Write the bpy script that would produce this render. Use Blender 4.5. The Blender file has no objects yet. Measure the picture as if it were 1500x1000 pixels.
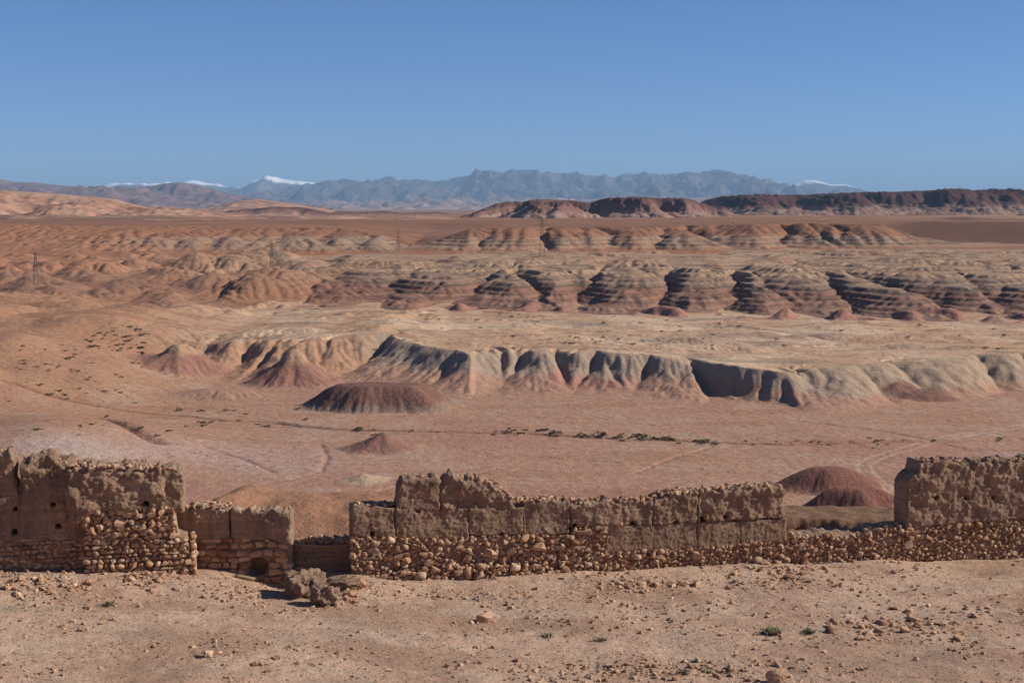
import bpy, math, random
import numpy as np

SC = bpy.context.scene
COL = SC.collection
R = math.radians

# ------------------------------------------------------------------ camera
FPX = 2083.33                      # focal length in photo pixels (50 mm on 36 mm)
HOR = 305.0                        # photo row of the horizon
CAMZ = 60.0
TH = math.atan((500 - HOR) / FPX)
cam_data = bpy.data.cameras.new('camera')
cam_data.lens = 50.0; cam_data.sensor_width = 36.0
cam_data.clip_start = 0.5; cam_data.clip_end = 200000.0
cam = bpy.data.objects.new('camera', cam_data); COL.objects.link(cam)
cam.location = (0, 0, CAMZ); cam.rotation_euler = (math.pi / 2 - TH, 0, 0)
SC.camera = cam

# ------------------------------------------------------------------ light
SUN_AZ, SUN_EL = 85.5, 33.0        # azimuth clockwise from the view direction (+Y)
world = bpy.data.worlds.new('World'); SC.world = world; world.use_nodes = True
wn = world.node_tree.nodes; wl = world.node_tree.links
sky = wn.new('ShaderNodeTexSky'); sky.sky_type = 'NISHITA'; sky.sun_disc = False
sky.sun_elevation = R(SUN_EL); sky.sun_rotation = R(SUN_AZ)
sky.altitude = 1200.0; sky.air_density = 0.75; sky.dust_density = 0.0; sky.ozone_density = 10.0
bgn = wn['Background']; bgn.inputs['Strength'].default_value = 0.085
wl.new(sky.outputs['Color'], bgn.inputs['Color'])
sun_d = bpy.data.lights.new('sun', 'SUN'); sun_d.energy = 5.0; sun_d.angle = R(0.53); sun_d.color = (1.0, 0.93, 0.82)
sun = bpy.data.objects.new('sun', sun_d); COL.objects.link(sun)
sun.rotation_euler = (R(90 - SUN_EL), 0, R(180 - SUN_AZ))
SC.view_settings.view_transform = 'Standard'; SC.view_settings.look = 'None'
SC.view_settings.gamma = 1.0; SC.view_settings.exposure = 0.26
SC.view_settings.use_curve_mapping = False
SC.render.engine = 'CYCLES'
SC.cycles.max_bounces = 5; SC.cycles.diffuse_bounces = 3; SC.cycles.volume_bounces = 0
SC.cycles.use_denoising = True

rng = np.random.default_rng(7)
random.seed(7)

# ------------------------------------------------------------------ maths helpers
FWD = np.array([0, math.cos(TH), -math.sin(TH)]); UPV = np.array([0, math.sin(TH), math.cos(TH)])
def ray(px, py):
    return FWD + np.array([1.0, 0, 0]) * ((px - 750) / FPX) + UPV * ((500 - py) / FPX)
def at_z(px, py, z):
    d = ray(px, py); t = (z - CAMZ) / d[2]
    return np.array([d[0] * t, d[1] * t, z])
def at_d(px, py, y):
    d = ray(px, py); t = y / d[1]
    return np.array([d[0] * t, y, CAMZ + d[2] * t])
def X(px, y): return (px - 750) / FPX * y * 1.004   # world x of a photo column at distance y
def sstep(a, b, x):
    t = np.clip((x - a) / (b - a), 0, 1); return t * t * (3 - 2 * t)
_r = np.random.default_rng(3)
_ang = _r.random(4096) * 2 * np.pi
G2 = np.stack([np.cos(_ang), np.sin(_ang)], 1)
G3 = _r.normal(size=(4096, 3)); G3 /= np.linalg.norm(G3, axis=1)[:, None]
def _h(ix, iy, iz):
    return ((ix * 73856093) ^ (iy * 19349663) ^ (iz * 83492791) ^ (ix * iy * 2654435)) & 4095
_T2 = np.stack([np.cos(_ang), np.sin(_ang)], 0).astype(np.float32)
def pn(x, y, seed=0):
    x = np.asarray(x, float) + seed * 17.31; y = np.asarray(y, float) - seed * 9.73
    xf = np.floor(x); yf = np.floor(y)
    fx = (x - xf).astype(np.float32); fy = (y - yf).astype(np.float32)
    xi = xf.astype(np.int32); yi = yf.astype(np.int32)
    u = fx * fx * fx * (fx * (fx * 6 - 15) + 10); v = fy * fy * fy * (fy * (fy * 6 - 15) + 10)
    hx = [(xi + a) * np.int32(374761393) for a in (0, 1)]; hy = [(yi + b) * np.int32(668265263) + np.int32(seed * 144269) for b in (0, 1)]
    def g(a, b):
        h = hx[a] ^ hy[b]; h = (h ^ (h >> 13)) * np.int32(1274126177); k = (h ^ (h >> 16)) & 4095
        return _T2[0][k] * (fx - a) + _T2[1][k] * (fy - b)
    n00, n10, n01, n11 = g(0, 0), g(1, 0), g(0, 1), g(1, 1)
    a = n00 + u * (n10 - n00); b = n01 + u * (n11 - n01)
    return ((a + v * (b - a)) * 1.5).astype(np.float64)
def fbm(x, y, o=4, seed=0, gain=0.5, lac=2.03):
    s = 0; a = 1.0
    for i in range(o):
        s = s + a * pn(x, y, seed + i); x = x * lac; y = y * lac; a *= gain
    return s
def ridged(x, y, o=5, seed=0, gain=0.5):
    s = 0; a = 1.0; w = 1.0
    for i in range(o):
        n = 1 - np.abs(pn(x, y, seed + i)) * 1.4; n = n * n
        s = s + a * n * w; w = np.clip(n * 1.2, 0, 1); x = x * 2.03; y = y * 2.03; a *= gain
    return s
def pn3(p, seed=0):
    x, y, z = (p[:, 0] + seed * 7.7, p[:, 1] - seed * 3.1, p[:, 2] + seed * 5.3)
    xi, yi, zi = (np.floor(q).astype(np.int64) for q in (x, y, z))
    fx, fy, fz = x - xi, y - yi, z - zi
    u, v, w = (q * q * (3 - 2 * q) for q in (fx, fy, fz))
    r = 0
    for a in (0, 1):
        for b in (0, 1):
            for c in (0, 1):
                k = _h(xi + a, yi + b, zi + c)
                g = G3[k, 0] * (fx - a) + G3[k, 1] * (fy - b) + G3[k, 2] * (fz - c)
                r = r + g * (u if a else 1 - u) * (v if b else 1 - v) * (w if c else 1 - w)
    return r * 1.6
def fbm3(p, o=3, seed=0, gain=0.5):
    s = 0; a = 1.0
    for i in range(o):
        s = s + a * pn3(p, seed + i); p = p * 2.07; a *= gain
    return s
def full_(c, s): return np.broadcast_to(c, s.shape + (3,))
def mix(a, b, t): return a + (b - a) * t[..., None]

# ------------------------------------------------------------------ object helpers
def mesh_from(name, verts, faces, smooth=True, mat=None, col=None, normals=None):
    """verts Nx3 array, faces MxK array (K = 3 or 4)"""
    me = bpy.data.meshes.new(name)
    verts = np.asarray(verts, np.float32); faces = np.asarray(faces, np.int32)
    k = faces.shape[1]
    me.vertices.add(len(verts)); me.vertices.foreach_set('co', verts.ravel())
    me.loops.add(faces.size); me.loops.foreach_set('vertex_index', faces.ravel())
    me.polygons.add(len(faces)); me.polygons.foreach_set('loop_start', np.arange(0, faces.size, k, dtype=np.int32))
    me.polygons.foreach_set('use_smooth', np.full(len(faces), smooth))
    me.update(calc_edges=True)
    if col is not None:
        at = me.color_attributes.new('soil', 'FLOAT_COLOR', 'POINT')
        c4 = np.ones((len(verts), 4), np.float32); c4[:, :3] = col
        at.data.foreach_set('color', c4.ravel())
    if normals is not None:
        me.normals_split_custom_set_from_vertices(np.asarray(normals, np.float32))
    if mat: me.materials.append(mat)
    return me
def add(name, me, parent=None, loc=None, **props):
    o = bpy.data.objects.new(name, me); COL.objects.link(o)
    if parent: o.parent = parent
    if loc is not None: o.location = loc
    for k, v in props.items(): o[k] = v
    return o
def thing(name, label, cat, loc=(0, 0, 0), group=None):
    o = bpy.data.objects.new(name, None); COL.objects.link(o); o.location = loc
    o['label'] = label; o['category'] = cat
    if group: o['group'] = group
    return o
def grid_faces(nr, nc):
    i = np.arange(nr * nc).reshape(nr, nc)
    return np.stack([i[:-1, :-1], i[:-1, 1:], i[1:, 1:], i[1:, :-1]], -1).reshape(-1, 4)
def grid_normals(P):
    a = np.gradient(P, axis=1); b = np.gradient(P, axis=0)
    n = np.cross(a, b); n /= np.linalg.norm(n, axis=-1)[..., None] + 1e-12
    return n

# ------------------------------------------------------------------ material helpers
class NT:
    def __init__(s, name):
        s.m = bpy.data.materials.new(name); s.m.use_nodes = True
        s.t = s.m.node_tree; s.b = s.t.nodes['Principled BSDF']; s.l = s.t.links
        s.b.inputs['Specular IOR Level'].default_value = 0.12
    def n(s, typ, **kw):
        o = s.t.nodes.new(typ)
        for k, v in kw.items(): setattr(o, k, v)
        return o
    def pos(s): return s.n('ShaderNodeNewGeometry').outputs['Position']
    def noise(s, vec, scale, detail=4, rough=0.55):
        o = s.n('ShaderNodeTexNoise'); o.inputs['Scale'].default_value = scale
        o.inputs['Detail'].default_value = detail; o.inputs['Roughness'].default_value = rough
        if vec is not None: s.l.new(vec, o.inputs['Vector'])
        return o.outputs['Fac']
    def voro(s, vec, scale, feature='F1', out='Distance'):
        o = s.n('ShaderNodeTexVoronoi', feature=feature); o.inputs['Scale'].default_value = scale
        if vec is not None: s.l.new(vec, o.inputs['Vector'])
        return o.outputs[out]
    def ramp(s, fac, stops):
        o = s.n('ShaderNodeValToRGB'); e = o.color_ramp.elements
        while len(e) < len(stops): e.new(0.5)
        for q, (p, c) in zip(e, stops):
            q.position = p; q.color = (c, c, c, 1) if isinstance(c, (int, float)) else (*c, 1)
        s.l.new(fac, o.inputs['Fac']); return o.outputs['Color']
    def mixc(s, a, b, fac, typ='MIX'):
        o = s.n('ShaderNodeMix', data_type='RGBA', blend_type=typ)
        for sock, v in ((o.inputs['A'], a), (o.inputs['B'], b), (o.inputs['Factor'], fac)):
            if isinstance(v, bpy.types.NodeSocket): s.l.new(v, sock)
            elif isinstance(v, tuple): sock.default_value = (*v, 1)
            else: sock.default_value = v
        return o.outputs['Result']
    def math(s, op, a, b):
        o = s.n('ShaderNodeMath', operation=op)
        for sock, v in ((o.inputs[0], a), (o.inputs[1], b)):
            if isinstance(v, bpy.types.NodeSocket): s.l.new(v, sock)
            else: sock.default_value = v
        return o.outputs[0]
    def bump(s, h, dist, strength=1.0, prev=None):
        o = s.n('ShaderNodeBump'); o.inputs['Distance'].default_value = dist; o.inputs['Strength'].default_value = strength
        s.l.new(h, o.inputs['Height'])
        if prev is not None: s.l.new(prev, o.inputs['Normal'])
        return o.outputs['Normal']
    def done(s, color, normal=None, rough=0.95):
        if isinstance(color, bpy.types.NodeSocket): s.l.new(color, s.b.inputs['Base Color'])
        else: s.b.inputs['Base Color'].default_value = (*color, 1)
        if normal is not None: s.l.new(normal, s.b.inputs['Normal'])
        s.b.inputs['Roughness'].default_value = rough
        return s.m
def soil_material(name, s1, s2, d1, d2, speck=0.0):
    """soil colour from the mesh's 'soil' attribute, varied by world-space noise, fine relief by bump"""
    t = NT(name); p = t.pos()
    at = t.n('ShaderNodeAttribute', attribute_name='soil').outputs['Color']
    v = t.ramp(t.noise(p, s1, 6, 0.6), [(0.28, 0.84), (0.72, 1.15)])
    c = t.mixc(at, v, 1.0, 'MULTIPLY')
    v2 = t.ramp(t.noise(p, s2, 4, 0.7), [(0.3, 0.88), (0.7, 1.10)])
    c = t.mixc(c, v2, 1.0, 'MULTIPLY')
    if speck:
        k = t.ramp(t.voro(p, speck), [(0.10, 0.55), (0.2, 1.0)])
        c = t.mixc(c, k, 0.6, 'MULTIPLY')
    nb = t.bump(t.noise(p, s1, 6, 0.62), d1, 0.9)
    nb = t.bump(t.noise(p, s2, 4, 0.65), d2, 0.9, nb)
    return t.done(c, nb)

# ================================================================== TERRAIN
def C(*a): return np.array(a)
PINK = C(.385, .222, .150); ORANGE = C(.41, .222, .130); CREAM = C(.435, .305, .205); OLIVE = C(.265, .193, .142)
RED = C(.285, .140, .104); SCREE = C(.245, .130, .080); OCHRE = C(.41, .258, .160); PALE = C(.47, .345, .265)
DARK = C(.10, .075, .055); BROWN = C(.33, .165, .095)

def line(pts):
    """control points (photo column, distance, height) -> functions of world x"""
    a = np.array([(X(p, d), d, z) for p, d, z in pts]); a = a[np.argsort(a[:, 0])]
    def f(x):
        return np.interp(x, a[:, 0], a[:, 1]), np.interp(x, a[:, 0], a[:, 2])
    return f
def dd(py, z): return (CAMZ - z) * FPX / (py - HOR)      # distance at which height z shows in row py
def zz(py, d): return CAMZ - d * (py - HOR) / FPX
FOOT1 = line([(-900, 500, 0), (100, 520, 0), (200, 508, 0), (300, 496, 0), (330, 490, 0), (400, 481, 0), (480, 472, 0), (545, 468, 0),
    (600, 462, 0), (690, 455, 0), (735, 462, 0), (800, 458, 0), (870, 459, 0), (940, 455, 0), (1020, 446, 0), (1036, 452, 0), (1060, 446, 0),
    (1080, 442, 0), (1130, 437, 0), (1160, 431, 0), (1176, 424, 0), (1250, 426, 0), (1300, 434, 0), (1350, 442, 0), (1400, 450, 0), (1450, 460, 0), (1500, 466, 0), (2400, 465, 0)])
CREST1 = line([(-900, 540, 3), (100, 545, 3), (200, 533, 4), (300, 524, 9), (330, 510, 12), (400, 506, 13), (480, 511, 13.5), (545, 513, 15),
    (600, 500, 13.2), (645, 483, 12.6), (690, 469, 12.5), (697, 480, 12.2), (735, 486, 12), (745, 481, 12), (800, 477, 12), (870, 475, 12), (940, 467, 11.5), (1020, 461, 11),
    (1036, 461, 11), (1080, 453, 10.6), (1130, 446, 9.9), (1160, 443, 9.4), (1172, 442, 9.1), (1186, 447, 9.4), (1205, 452, 9.6), (1250, 459, 10), (1300, 465, 10), (1350, 468, 10),
    (1400, 474, 10.5), (1450, 482, 11), (1500, 484, 11), (2400, 484, 11)])
FOOT2 = line([(-900, 660, 13), (0, 690, 12), (300, 715, 10.5), (400, 728, 10), (550, 715, 9.8), (700, 700, 9.5), (1000, 674, 9.5), (1250, 648, 9.5), (1500, 637, 9.5), (2600, 630, 9.5)])
CREST2 = line([(-900, 860, 23), (0, 850, 22), (300, 835, 22), (500, 829, 23), (650, 815, 24.5), (800, 784, 25), (1000, 767, 25), (1250, 751, 25), (1500, 751, 25), (2600, 750, 25)])
FOOT3 = line([(-900, 960, 28), (0, 960, 28), (300, 956, 27.5), (600, 985, 28.5), (800, 990, 28.5), (1000, 1000, 28.5), (1300, 1035, 29), (1500, 1060, 29.5), (2600, 1060, 29.5)])
c3 = [(-900, 1250, 322), (0, 1200, 326), (140, 1165, 330), (200, 1150, 330), (300, 1130, 331), (400, 1125, 332), (500, 1115, 335), (560, 1095, 343), (600, 1080, 362), (640, 1080, 352),
    (690, 1080, 335), (740, 1080, 332.5), (900, 1090, 333), (980, 1120, 332), (1050, 1150, 329), (1100, 1120, 328), (1200, 1120, 326), (1290, 1120, 328), (1340, 1112, 346),
    (1400, 1112, 355), (1500, 1120, 356), (2600, 1120, 356)]
CREST3 = line([(p, d, zz(r, d)) for p, d, r in c3])
BACK = line([(-900, 1380, 44.5), (0, 1360, 44.5), (480, 1350, 43), (560, 1340, 37), (620, 1330, 34.5), (680, 1340, 38), (740, 1350, 42.5), (1000, 1350, 43.5), (1250, 1330, 43), (1330, 1250, 34), (1500, 1220, 33), (2600, 1220, 33)])
RISE = line([(-900, 1800, 46), (0, 1800, 46), (600, 1750, 44.5), (1000, 1750, 45), (1300, 1420, 45.2), (1500, 1400, 45.6), (2600, 1400, 46)])

GULLIES1 = [  # photo column, distance there, cut depth, half width, lean
    (333, 500, 20, 7, .25), (372, 500, 12, 5, .3), (500, 490, 26, 6, .35), (532, 500, 14, 4, .3), (738, 470, 16, 5.0, .30), (832, 465, 14, 4.5, -.15), (858, 470, 12, 4, .3),
    (940, 462, 12, 4, .25), (1038, 452, 9, 4, -.2), (1295, 445, 9, 5, -.2), (1362, 452, 11, 6, -.35), (1458, 470, 14, 6, -.15), (1530, 470, 14, 6, 0), (60, 520, 10, 8, 0), (655, 478, 5, 3, .5), (905, 466, 5, 3, -.3)]
GULLIES2 = [  # big V gullies of the far badlands
    (445, 760, 42, 9, .15), (560, 760, 40, 8, .1), (664, 730, 66, 8, .22), (800, 720, 50, 7, -.15), (836, 715, 76, 9, .2), (975, 705, 60, 7, .12), (1068, 690, 78, 9, .18),
    (1150, 690, 36, 7, 0), (1245, 685, 44, 7, .1), (1395, 680, 88, 10, -.2), (1470, 670, 42, 8, .1), (1580, 670, 60, 9, .1), (330, 770, 50, 10, .1)]
GULLIES3 = [(700, 1010, 26, 9, .1), (795, 1020, 44, 8, .1), (850, 1020, 20, 8, 0), (905, 1030, 32, 9, -.1), (960, 1040, 58, 14, .2), (1065, 1050, 70, 14, -.15), (1160, 1060, 62, 14, .1), (1222, 1050, 26, 8, 0),
    (1250, 1050, 20, 7, 0), (285, 1040, 22, 10, .15), (370, 1030, 40, 9, .2), (450, 1030, 20, 8, .1), (520, 1030, 20, 8, .1), (200, 1040, 26, 9, .2), (90, 1050, 26, 10, .2)]
def gully(x, y, tab, wob, amp=1.0):
    cut = np.zeros_like(x)
    for p, d, dep, w, lean in tab:
        r = np.abs(x - X(p, d) - lean * (y - d) + wob) / w
        cut = np.maximum(cut, dep * np.exp(-r) * amp)
    return cut

MOUNDS = []  # name, x, y, z, rx, ry, power, colour
def mound(name, px, d, top_py, rx, ry, flat, col, label=None):
    MOUNDS.append((name, X(px, d), d, zz(top_py, d), rx, ry, flat, col))
mound('clay_mound', 556, 425, 563, 25, 15, .45, RED * .62)
mound('clay_mound', 560, 352, 635.5, 11.5, 10, .05, RED * .9)
mound('clay_mound', 1358, 445, 573, 14, 9, .15, RED * .75)
mound('clay_mound', 1216, 301, 687, 15, 8.5, .18, C(.20, .085, .062))
mound('clay_mound', 1256, 279, 717, 14, 6.5, .25, C(.20, .085, .062))
mound('clay_mound', 320, 448, 571, 22, 12, .2, PINK * .93)
mound('clay_mound', 532, 311, 697, 6.5, 7, .05, CREAM * .98)
mound('eroded_cone', 262, 499, 507, 20, 17, .10, RED * 1.0)
mound('eroded_cone', 430, 481, 517.5, 19, 17, .08, RED * .95)
WASH = np.array([at_z(p, r, 0)[:2] for p, r in [(-100, 600), (130, 606), (280, 612), (330, 617), (400, 618), (440, 624), (500, 629), (600, 632), (700, 634), (780, 635), (880, 640), (960, 643), (1040, 648), (1150, 652), (1260, 650), (1400, 648), (1500, 643), (1700, 640)]])
TRACK = np.array([at_z(p, r, 0)[:2] for p, r in [(1310, 722), (1286, 704), (1271, 691), (1268, 682), (1280, 674), (1312, 664), (1360, 650), (1420, 636), (1500, 622), (1600, 611), (1750, 600)]])
CHAN2 = np.array([at_z(p, r, 11)[:2] for p, r in [(1000, 470), (1100, 478), (1180, 484), (1230, 494), (1320, 492), (1420, 490), (1520, 486)]])
PATHS = [np.array([at_z(p, r, 0)[:2] for p, r in q]) for q in ([(560, 716), (640, 697), (720, 690), (830, 684), (960, 680), (1060, 690)], [(660, 669), (760, 667), (820, 672), (900, 676)], [(430, 700), (470, 690), (480, 670), (470, 650)],
    [(930, 692), (990, 668), (1040, 655)], [(730, 606), (800, 612), (880, 613), (960, 622), (1050, 618)], [(300, 660), (350, 672), (400, 690)], [(1130, 612), (1250, 626), (1330, 640), (1420, 660)])]
GUL_L = np.array([at_z(p, r, 2)[:2] for p, r in [(140, 618), (175, 630), (205, 645), (230, 652)]])
def dist_line(x, y, P):
    full_x, full_y = x, y; d0 = np.full(x.shape, 1e9)
    near = (y > P[:, 1].min() - 30) & (y < P[:, 1].max() + 30); x, y = x[near], y[near]
    d = np.full(x.shape, 1e9); side = np.zeros(x.shape)
    for a, b in zip(P[:-1], P[1:]):
        e = b - a; L = np.hypot(*e); e = e / L
        t = np.clip((x - a[0]) * e[0] + (y - a[1]) * e[1], 0, L)
        qx, qy = x - a[0] - e[0] * t, y - a[1] - e[1] * t
        q = np.hypot(qx, qy); m = q < d
        d[m] = q[m]
    d0[near] = d
    return d0, None

def erode(Z, cell, batches, ndrop, life, talus, seed, cap=4.0, er=.35, dep=.3):
    """slumping of over-steep faces, then rain drops that carry soil downhill"""
    r = np.random.default_rng(seed); H, W = Z.shape; Z = Z.copy()
    def slump(n):
        for _ in range(n):
            for ax, sh in ((0, 1), (0, -1), (1, 1), (1, -1)):
                d = Z - np.roll(Z, sh, ax); mv = np.clip(d - talus * cell, 0, None) * .22
                if ax == 0: mv[0 if sh == 1 else -1] = 0
                else: mv[:, 0 if sh == 1 else -1] = 0
                Z[...] -= mv; Z[...] += np.roll(mv, -sh, ax)
    slump(22)
    F = Z.ravel(); F0 = F.copy()
    for b in range(batches):
        x = r.uniform(1, W - 3, ndrop); y = r.uniform(1, H - 3, ndrop); dx = np.zeros(ndrop); dy = np.zeros(ndrop)
        sp = np.ones(ndrop); wa = np.ones(ndrop); se = np.zeros(ndrop)
        for k in range(life):
            ix = x.astype(np.int32); iy = y.astype(np.int32); fx = x - ix; fy = y - iy; i0 = iy * W + ix
            h00, h10, h01, h11 = F[i0], F[i0 + 1], F[i0 + W], F[i0 + W + 1]
            gx = (h10 - h00) * (1 - fy) + (h11 - h01) * fy; gy = (h01 - h00) * (1 - fx) + (h11 - h10) * fx
            h = h00 * (1 - fx) * (1 - fy) + h10 * fx * (1 - fy) + h01 * (1 - fx) * fy + h11 * fx * fy
            dx = dx * .12 - gx * .88; dy = dy * .12 - gy * .88; L = np.hypot(dx, dy) + 1e-9; dx /= L; dy /= L
            x2 = np.clip(x + dx, 1, W - 3); y2 = np.clip(y + dy, 1, H - 3)
            jx = x2.astype(np.int32); jy = y2.astype(np.int32); ex = x2 - jx; ey = y2 - jy; j0 = jy * W + jx
            h2 = F[j0] * (1 - ex) * (1 - ey) + F[j0 + 1] * ex * (1 - ey) + F[j0 + W] * (1 - ex) * ey + F[j0 + W + 1] * ex * ey
            dh = h2 - h
            c = np.maximum(-dh, .01 * cell) * sp * wa * cap
            up = (dh > 0)
            am = np.where(up, np.minimum(dh, se), np.where(se > c, (se - c) * dep, -np.minimum((c - se) * er, -dh * .7)))
            am = np.clip(am, -.05 * cell, .05 * cell); se = se - am
            np.add.at(F, i0, am * (1 - fx) * (1 - fy)); np.add.at(F, i0 + 1, am * fx * (1 - fy)); np.add.at(F, i0 + W, am * (1 - fx) * fy); np.add.at(F, i0 + W + 1, am * fx * fy)
            sp = np.sqrt(np.clip(sp * sp - dh / cell, .05, 9)); wa *= .975; x, y = x2, y2
    D = Z - F0.reshape(Z.shape); Z[...] = F0.reshape(Z.shape) + np.clip(D, -2.6, 1.6)
    slump(4)
    return Z
PATCHES = []      # (x0, y0, cell, delta grid)
def eroded(x, y):
    d = np.zeros_like(x)
    for x0, y0, cell, D in PATCHES:
        H, W = D.shape; u = (x - x0) / cell; v = (y - y0) / cell
        m = (u > 1) & (v > 1) & (u < W - 2) & (v < H - 2)
        if not m.any(): continue
        u, v = u[m], v[m]; i = u.astype(int); j = v.astype(int); fu, fv = u - i, v - j
        edge = np.clip(np.minimum(np.minimum(u, W - 2 - u), np.minimum(v, H - 2 - v)) / 14.0, 0, 1)
        d[m] += edge * (D[j, i] * (1 - fu) * (1 - fv) + D[j, i + 1] * fu * (1 - fv) + D[j + 1, i] * (1 - fu) * fv + D[j + 1, i + 1] * fu * fv)
    return d

def terrain(x, y, base_only=False):
    n1 = fbm(x / 90, y / 90, 3, 11); nf = fbm(x / 14, y / 14, 4, 21); nff = fbm(x / 3.1, y / 3.1, 2, 31)
    wob = 6 * pn(x / 30, y / 30, 5) + 2.0 * pn(x / 9, y / 9, 6)
    # how far each scarp is cut back
    w1 = sstep(385, 410, y) * (1 - sstep(555, 590, y)); w2 = sstep(570, 610, y) * (1 - sstep(880, 930, y)); w3 = sstep(900, 940, y)
    soft1 = sstep(X(1180, 440), X(1260, 440), x)     # the right part of the bluff is smooth
    sh = np.zeros_like(x)
    m = w1 > 0
    xm, ym = x[m], y[m]
    q = gully(xm, ym, GULLIES1, wob[m] * .35, .66)
    alc = sstep(X(1030, 450), X(1042, 450), xm) * (1 - sstep(X(1168, 440), X(1180, 440), xm)); face = sstep(X(540, 500), X(575, 500), xm) * (1 - sstep(X(680, 470), X(700, 470), xm))
    q = q + (1 - .8 * soft1[m]) * (1 - .35 * alc) * (1 - .45 * face) * (3.0 * (.25 - np.abs(pn(xm / 19, ym / 30, 41))) + 1.3 * (.28 - np.abs(pn(xm / 7.0, ym / 22, 42))) + .9 * (.28 - np.abs(pn(xm / 2.3, ym / 14, 43)))) + 1.6 * pn(xm / 4.5, ym / 4.5, 44)
    mid_ = sstep(X(560, 480), X(600, 480), xm) * (1 - sstep(X(1000, 455), X(1030, 455), xm))
    sh[m] += w1[m] * q * (1 - .22 * mid_)
    m = w2 > 0
    xm, ym = x[m], y[m]
    q = gully(xm, ym, GULLIES2, wob[m], .72)
    q = q + 46 * (.26 - np.abs(pn(xm / 52, ym / 80, 51))) + 7 * (.26 - np.abs(pn(xm / 22, ym / 46, 52))) + 2.5 * (.26 - np.abs(pn(xm / 8, ym / 24, 53))) + 2.2 * (.26 - np.abs(pn(xm / 3.4, ym / 13, 54)))
    sh[m] += w2[m] * q
    m = w3 > 0
    xm, ym = x[m], y[m]
    q = gully(xm, ym, GULLIES3, wob[m] * 1.5, .75)
    q = q + 44 * (.26 - np.abs(pn(xm / 120, ym / 150, 61))) + 10 * (.26 - np.abs(pn(xm / 34, ym / 60, 62))) + 4 * (.26 - np.abs(pn(xm / 10, ym / 40, 63)))
    sh[m] += w3[m] * q * (1 - .6 * sstep(1250, 1500, ym))
    ye = y - sh
    yf1, zf1 = FOOT1(x); alcx = sstep(X(1030, 450), X(1042, 450), x) * (1 - sstep(X(1150, 440), X(1180, 440), x)); yf1 = yf1 - 15 + 6 * soft1 + 9 * alcx; yc1, zc1 = CREST1(x); zc1 = zc1 - .7; yc1 = yc1 + 7 * (1 - soft1) * (1 - alcx); yf2, zf2 = FOOT2(x); yf2 = yf2 - 8; yc2, zc2 = CREST2(x)
    yf3, zf3 = FOOT3(x); yc3, zc3 = CREST3(x); yb, zb = BACK(x); yr, zr = RISE(x)
    # valley floor with the hill side falling from the wall
    z = np.zeros_like(x); cls = np.zeros(x.shape, np.int8); rel = np.zeros_like(x)
    t = (ye - yf1) / (yc1 - yf1); m = (t > 0)
    tt = np.clip(t, 0, 1)
    k_ = np.clip((tt - .72) / .28, 0, 1); v0, m0 = .72 ** 1.75, 1.75 * .72 ** .75 * .28
    p = np.where(tt < .72, tt ** 1.75, v0 * (2 * k_ ** 3 - 3 * k_ ** 2 + 1) + m0 * (k_ ** 3 - 2 * k_ ** 2 + k_) + (3 * k_ ** 2 - 2 * k_ ** 3) + .12 * (k_ ** 3 - k_ ** 2))
    psoft = tt * tt * (3 - 2 * tt)
    p = p + (psoft - p) * soft1 * .8
    z = zf1 + (zc1 - zf1) * p; cls[m] = 1; rel = p.copy()
    t = (ye - yc1) / (yf2 - yc1); m = t > 0; tt = np.clip(t, 0, 1)
    z[m] = (zc1 + (zf2 - zc1) * (tt * tt * (3 - 2 * tt)))[m]; cls[m] = 2; rel[m] = tt[m]
    t = (ye - yf2) / (yc2 - yf2); m = t > 0; tt = np.clip(t, 0, 1)
    p2 = .55 * tt + .45 * (1 - (1 - tt) ** 1.7)
    z[m] = (zf2 + (zc2 - zf2) * p2)[m]; cls[m] = 3; rel[m] = p2[m]
    t = (ye - yc2) / (yf3 - yc2); m = t > 0; tt = np.clip(t, 0, 1)
    z[m] = (zc2 + (zf3 - zc2) * tt)[m]; cls[m] = 4; rel[m] = tt[m]
    t = (ye - yf3) / (yc3 - yf3); m = t > 0; tt = np.clip(t, 0, 1)
    p3 = .55 * tt + .45 * sstep(0, 1, tt)
    z[m] = (zf3 + (zc3 - zf3) * p3)[m]; cls[m] = 5; rel[m] = p3[m]
    t = (ye - yc3) / (yb - yc3); m = t > 0; tt = np.clip(t, 0, 1)
    z[m] = (zc3 + (zb - zc3) * sstep(0, 1, tt))[m]; cls[m] = 6; rel[m] = 0
    t = (y - yb) / (yr - yb); m = t > 0; tt = np.clip(t, 0, 1)
    z[m] = (zb + (zr - zb) * sstep(0, 1, tt))[m]
    m = y > yr
    z[m] = (zr + (43.5 - zr) * sstep(0, 1, (y - yr) / 1500.0) - 3 * sstep(4000, 40000, y))[m]
    # strata steps on the two far scarps
    zj = z + .5 * pn(x / 40, y / 40, 71)
    h = 2.1; st = -.7 * h / 6.2832 * np.sin(6.2832 * zj / h)
    z = z + st * np.where(cls == 3, 1.0, np.where(cls == 4, .9, np.where(cls == 5, .9 * sstep(30, 33, z) * (1 - sstep(39, 41, z)), 0)))
    fm = np.exp(-((y - yf2 - 4) / 13) ** 2); z = z + fm * 4.2 * np.clip(np.abs(pn(x / 17, y / 34, 87)) * 2.1 - .45, 0, 1) * sstep(X(330, 700), X(430, 700), x)
    # reddish lumps on the left, rolling ground
    lump = sstep(X(560, 760), X(380, 760), x) * sstep(600, 690, y) * (1 - sstep(930, 1010, y))
    z = z + lump * (9.0 * (np.abs(pn(x / 55, y / 75, 81)) - .25) + 3.2 * (np.abs(pn(x / 22, y / 36, 82)) - .25) + .8 * (np.abs(pn(x / 8, y / 14, 83)) - .25))
    dome = np.exp(-((y - 1035) / 26) ** 2) * sstep(X(620, 1030), X(560, 1030), x) * sstep(X(150, 1030), X(220, 1030), x)
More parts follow.
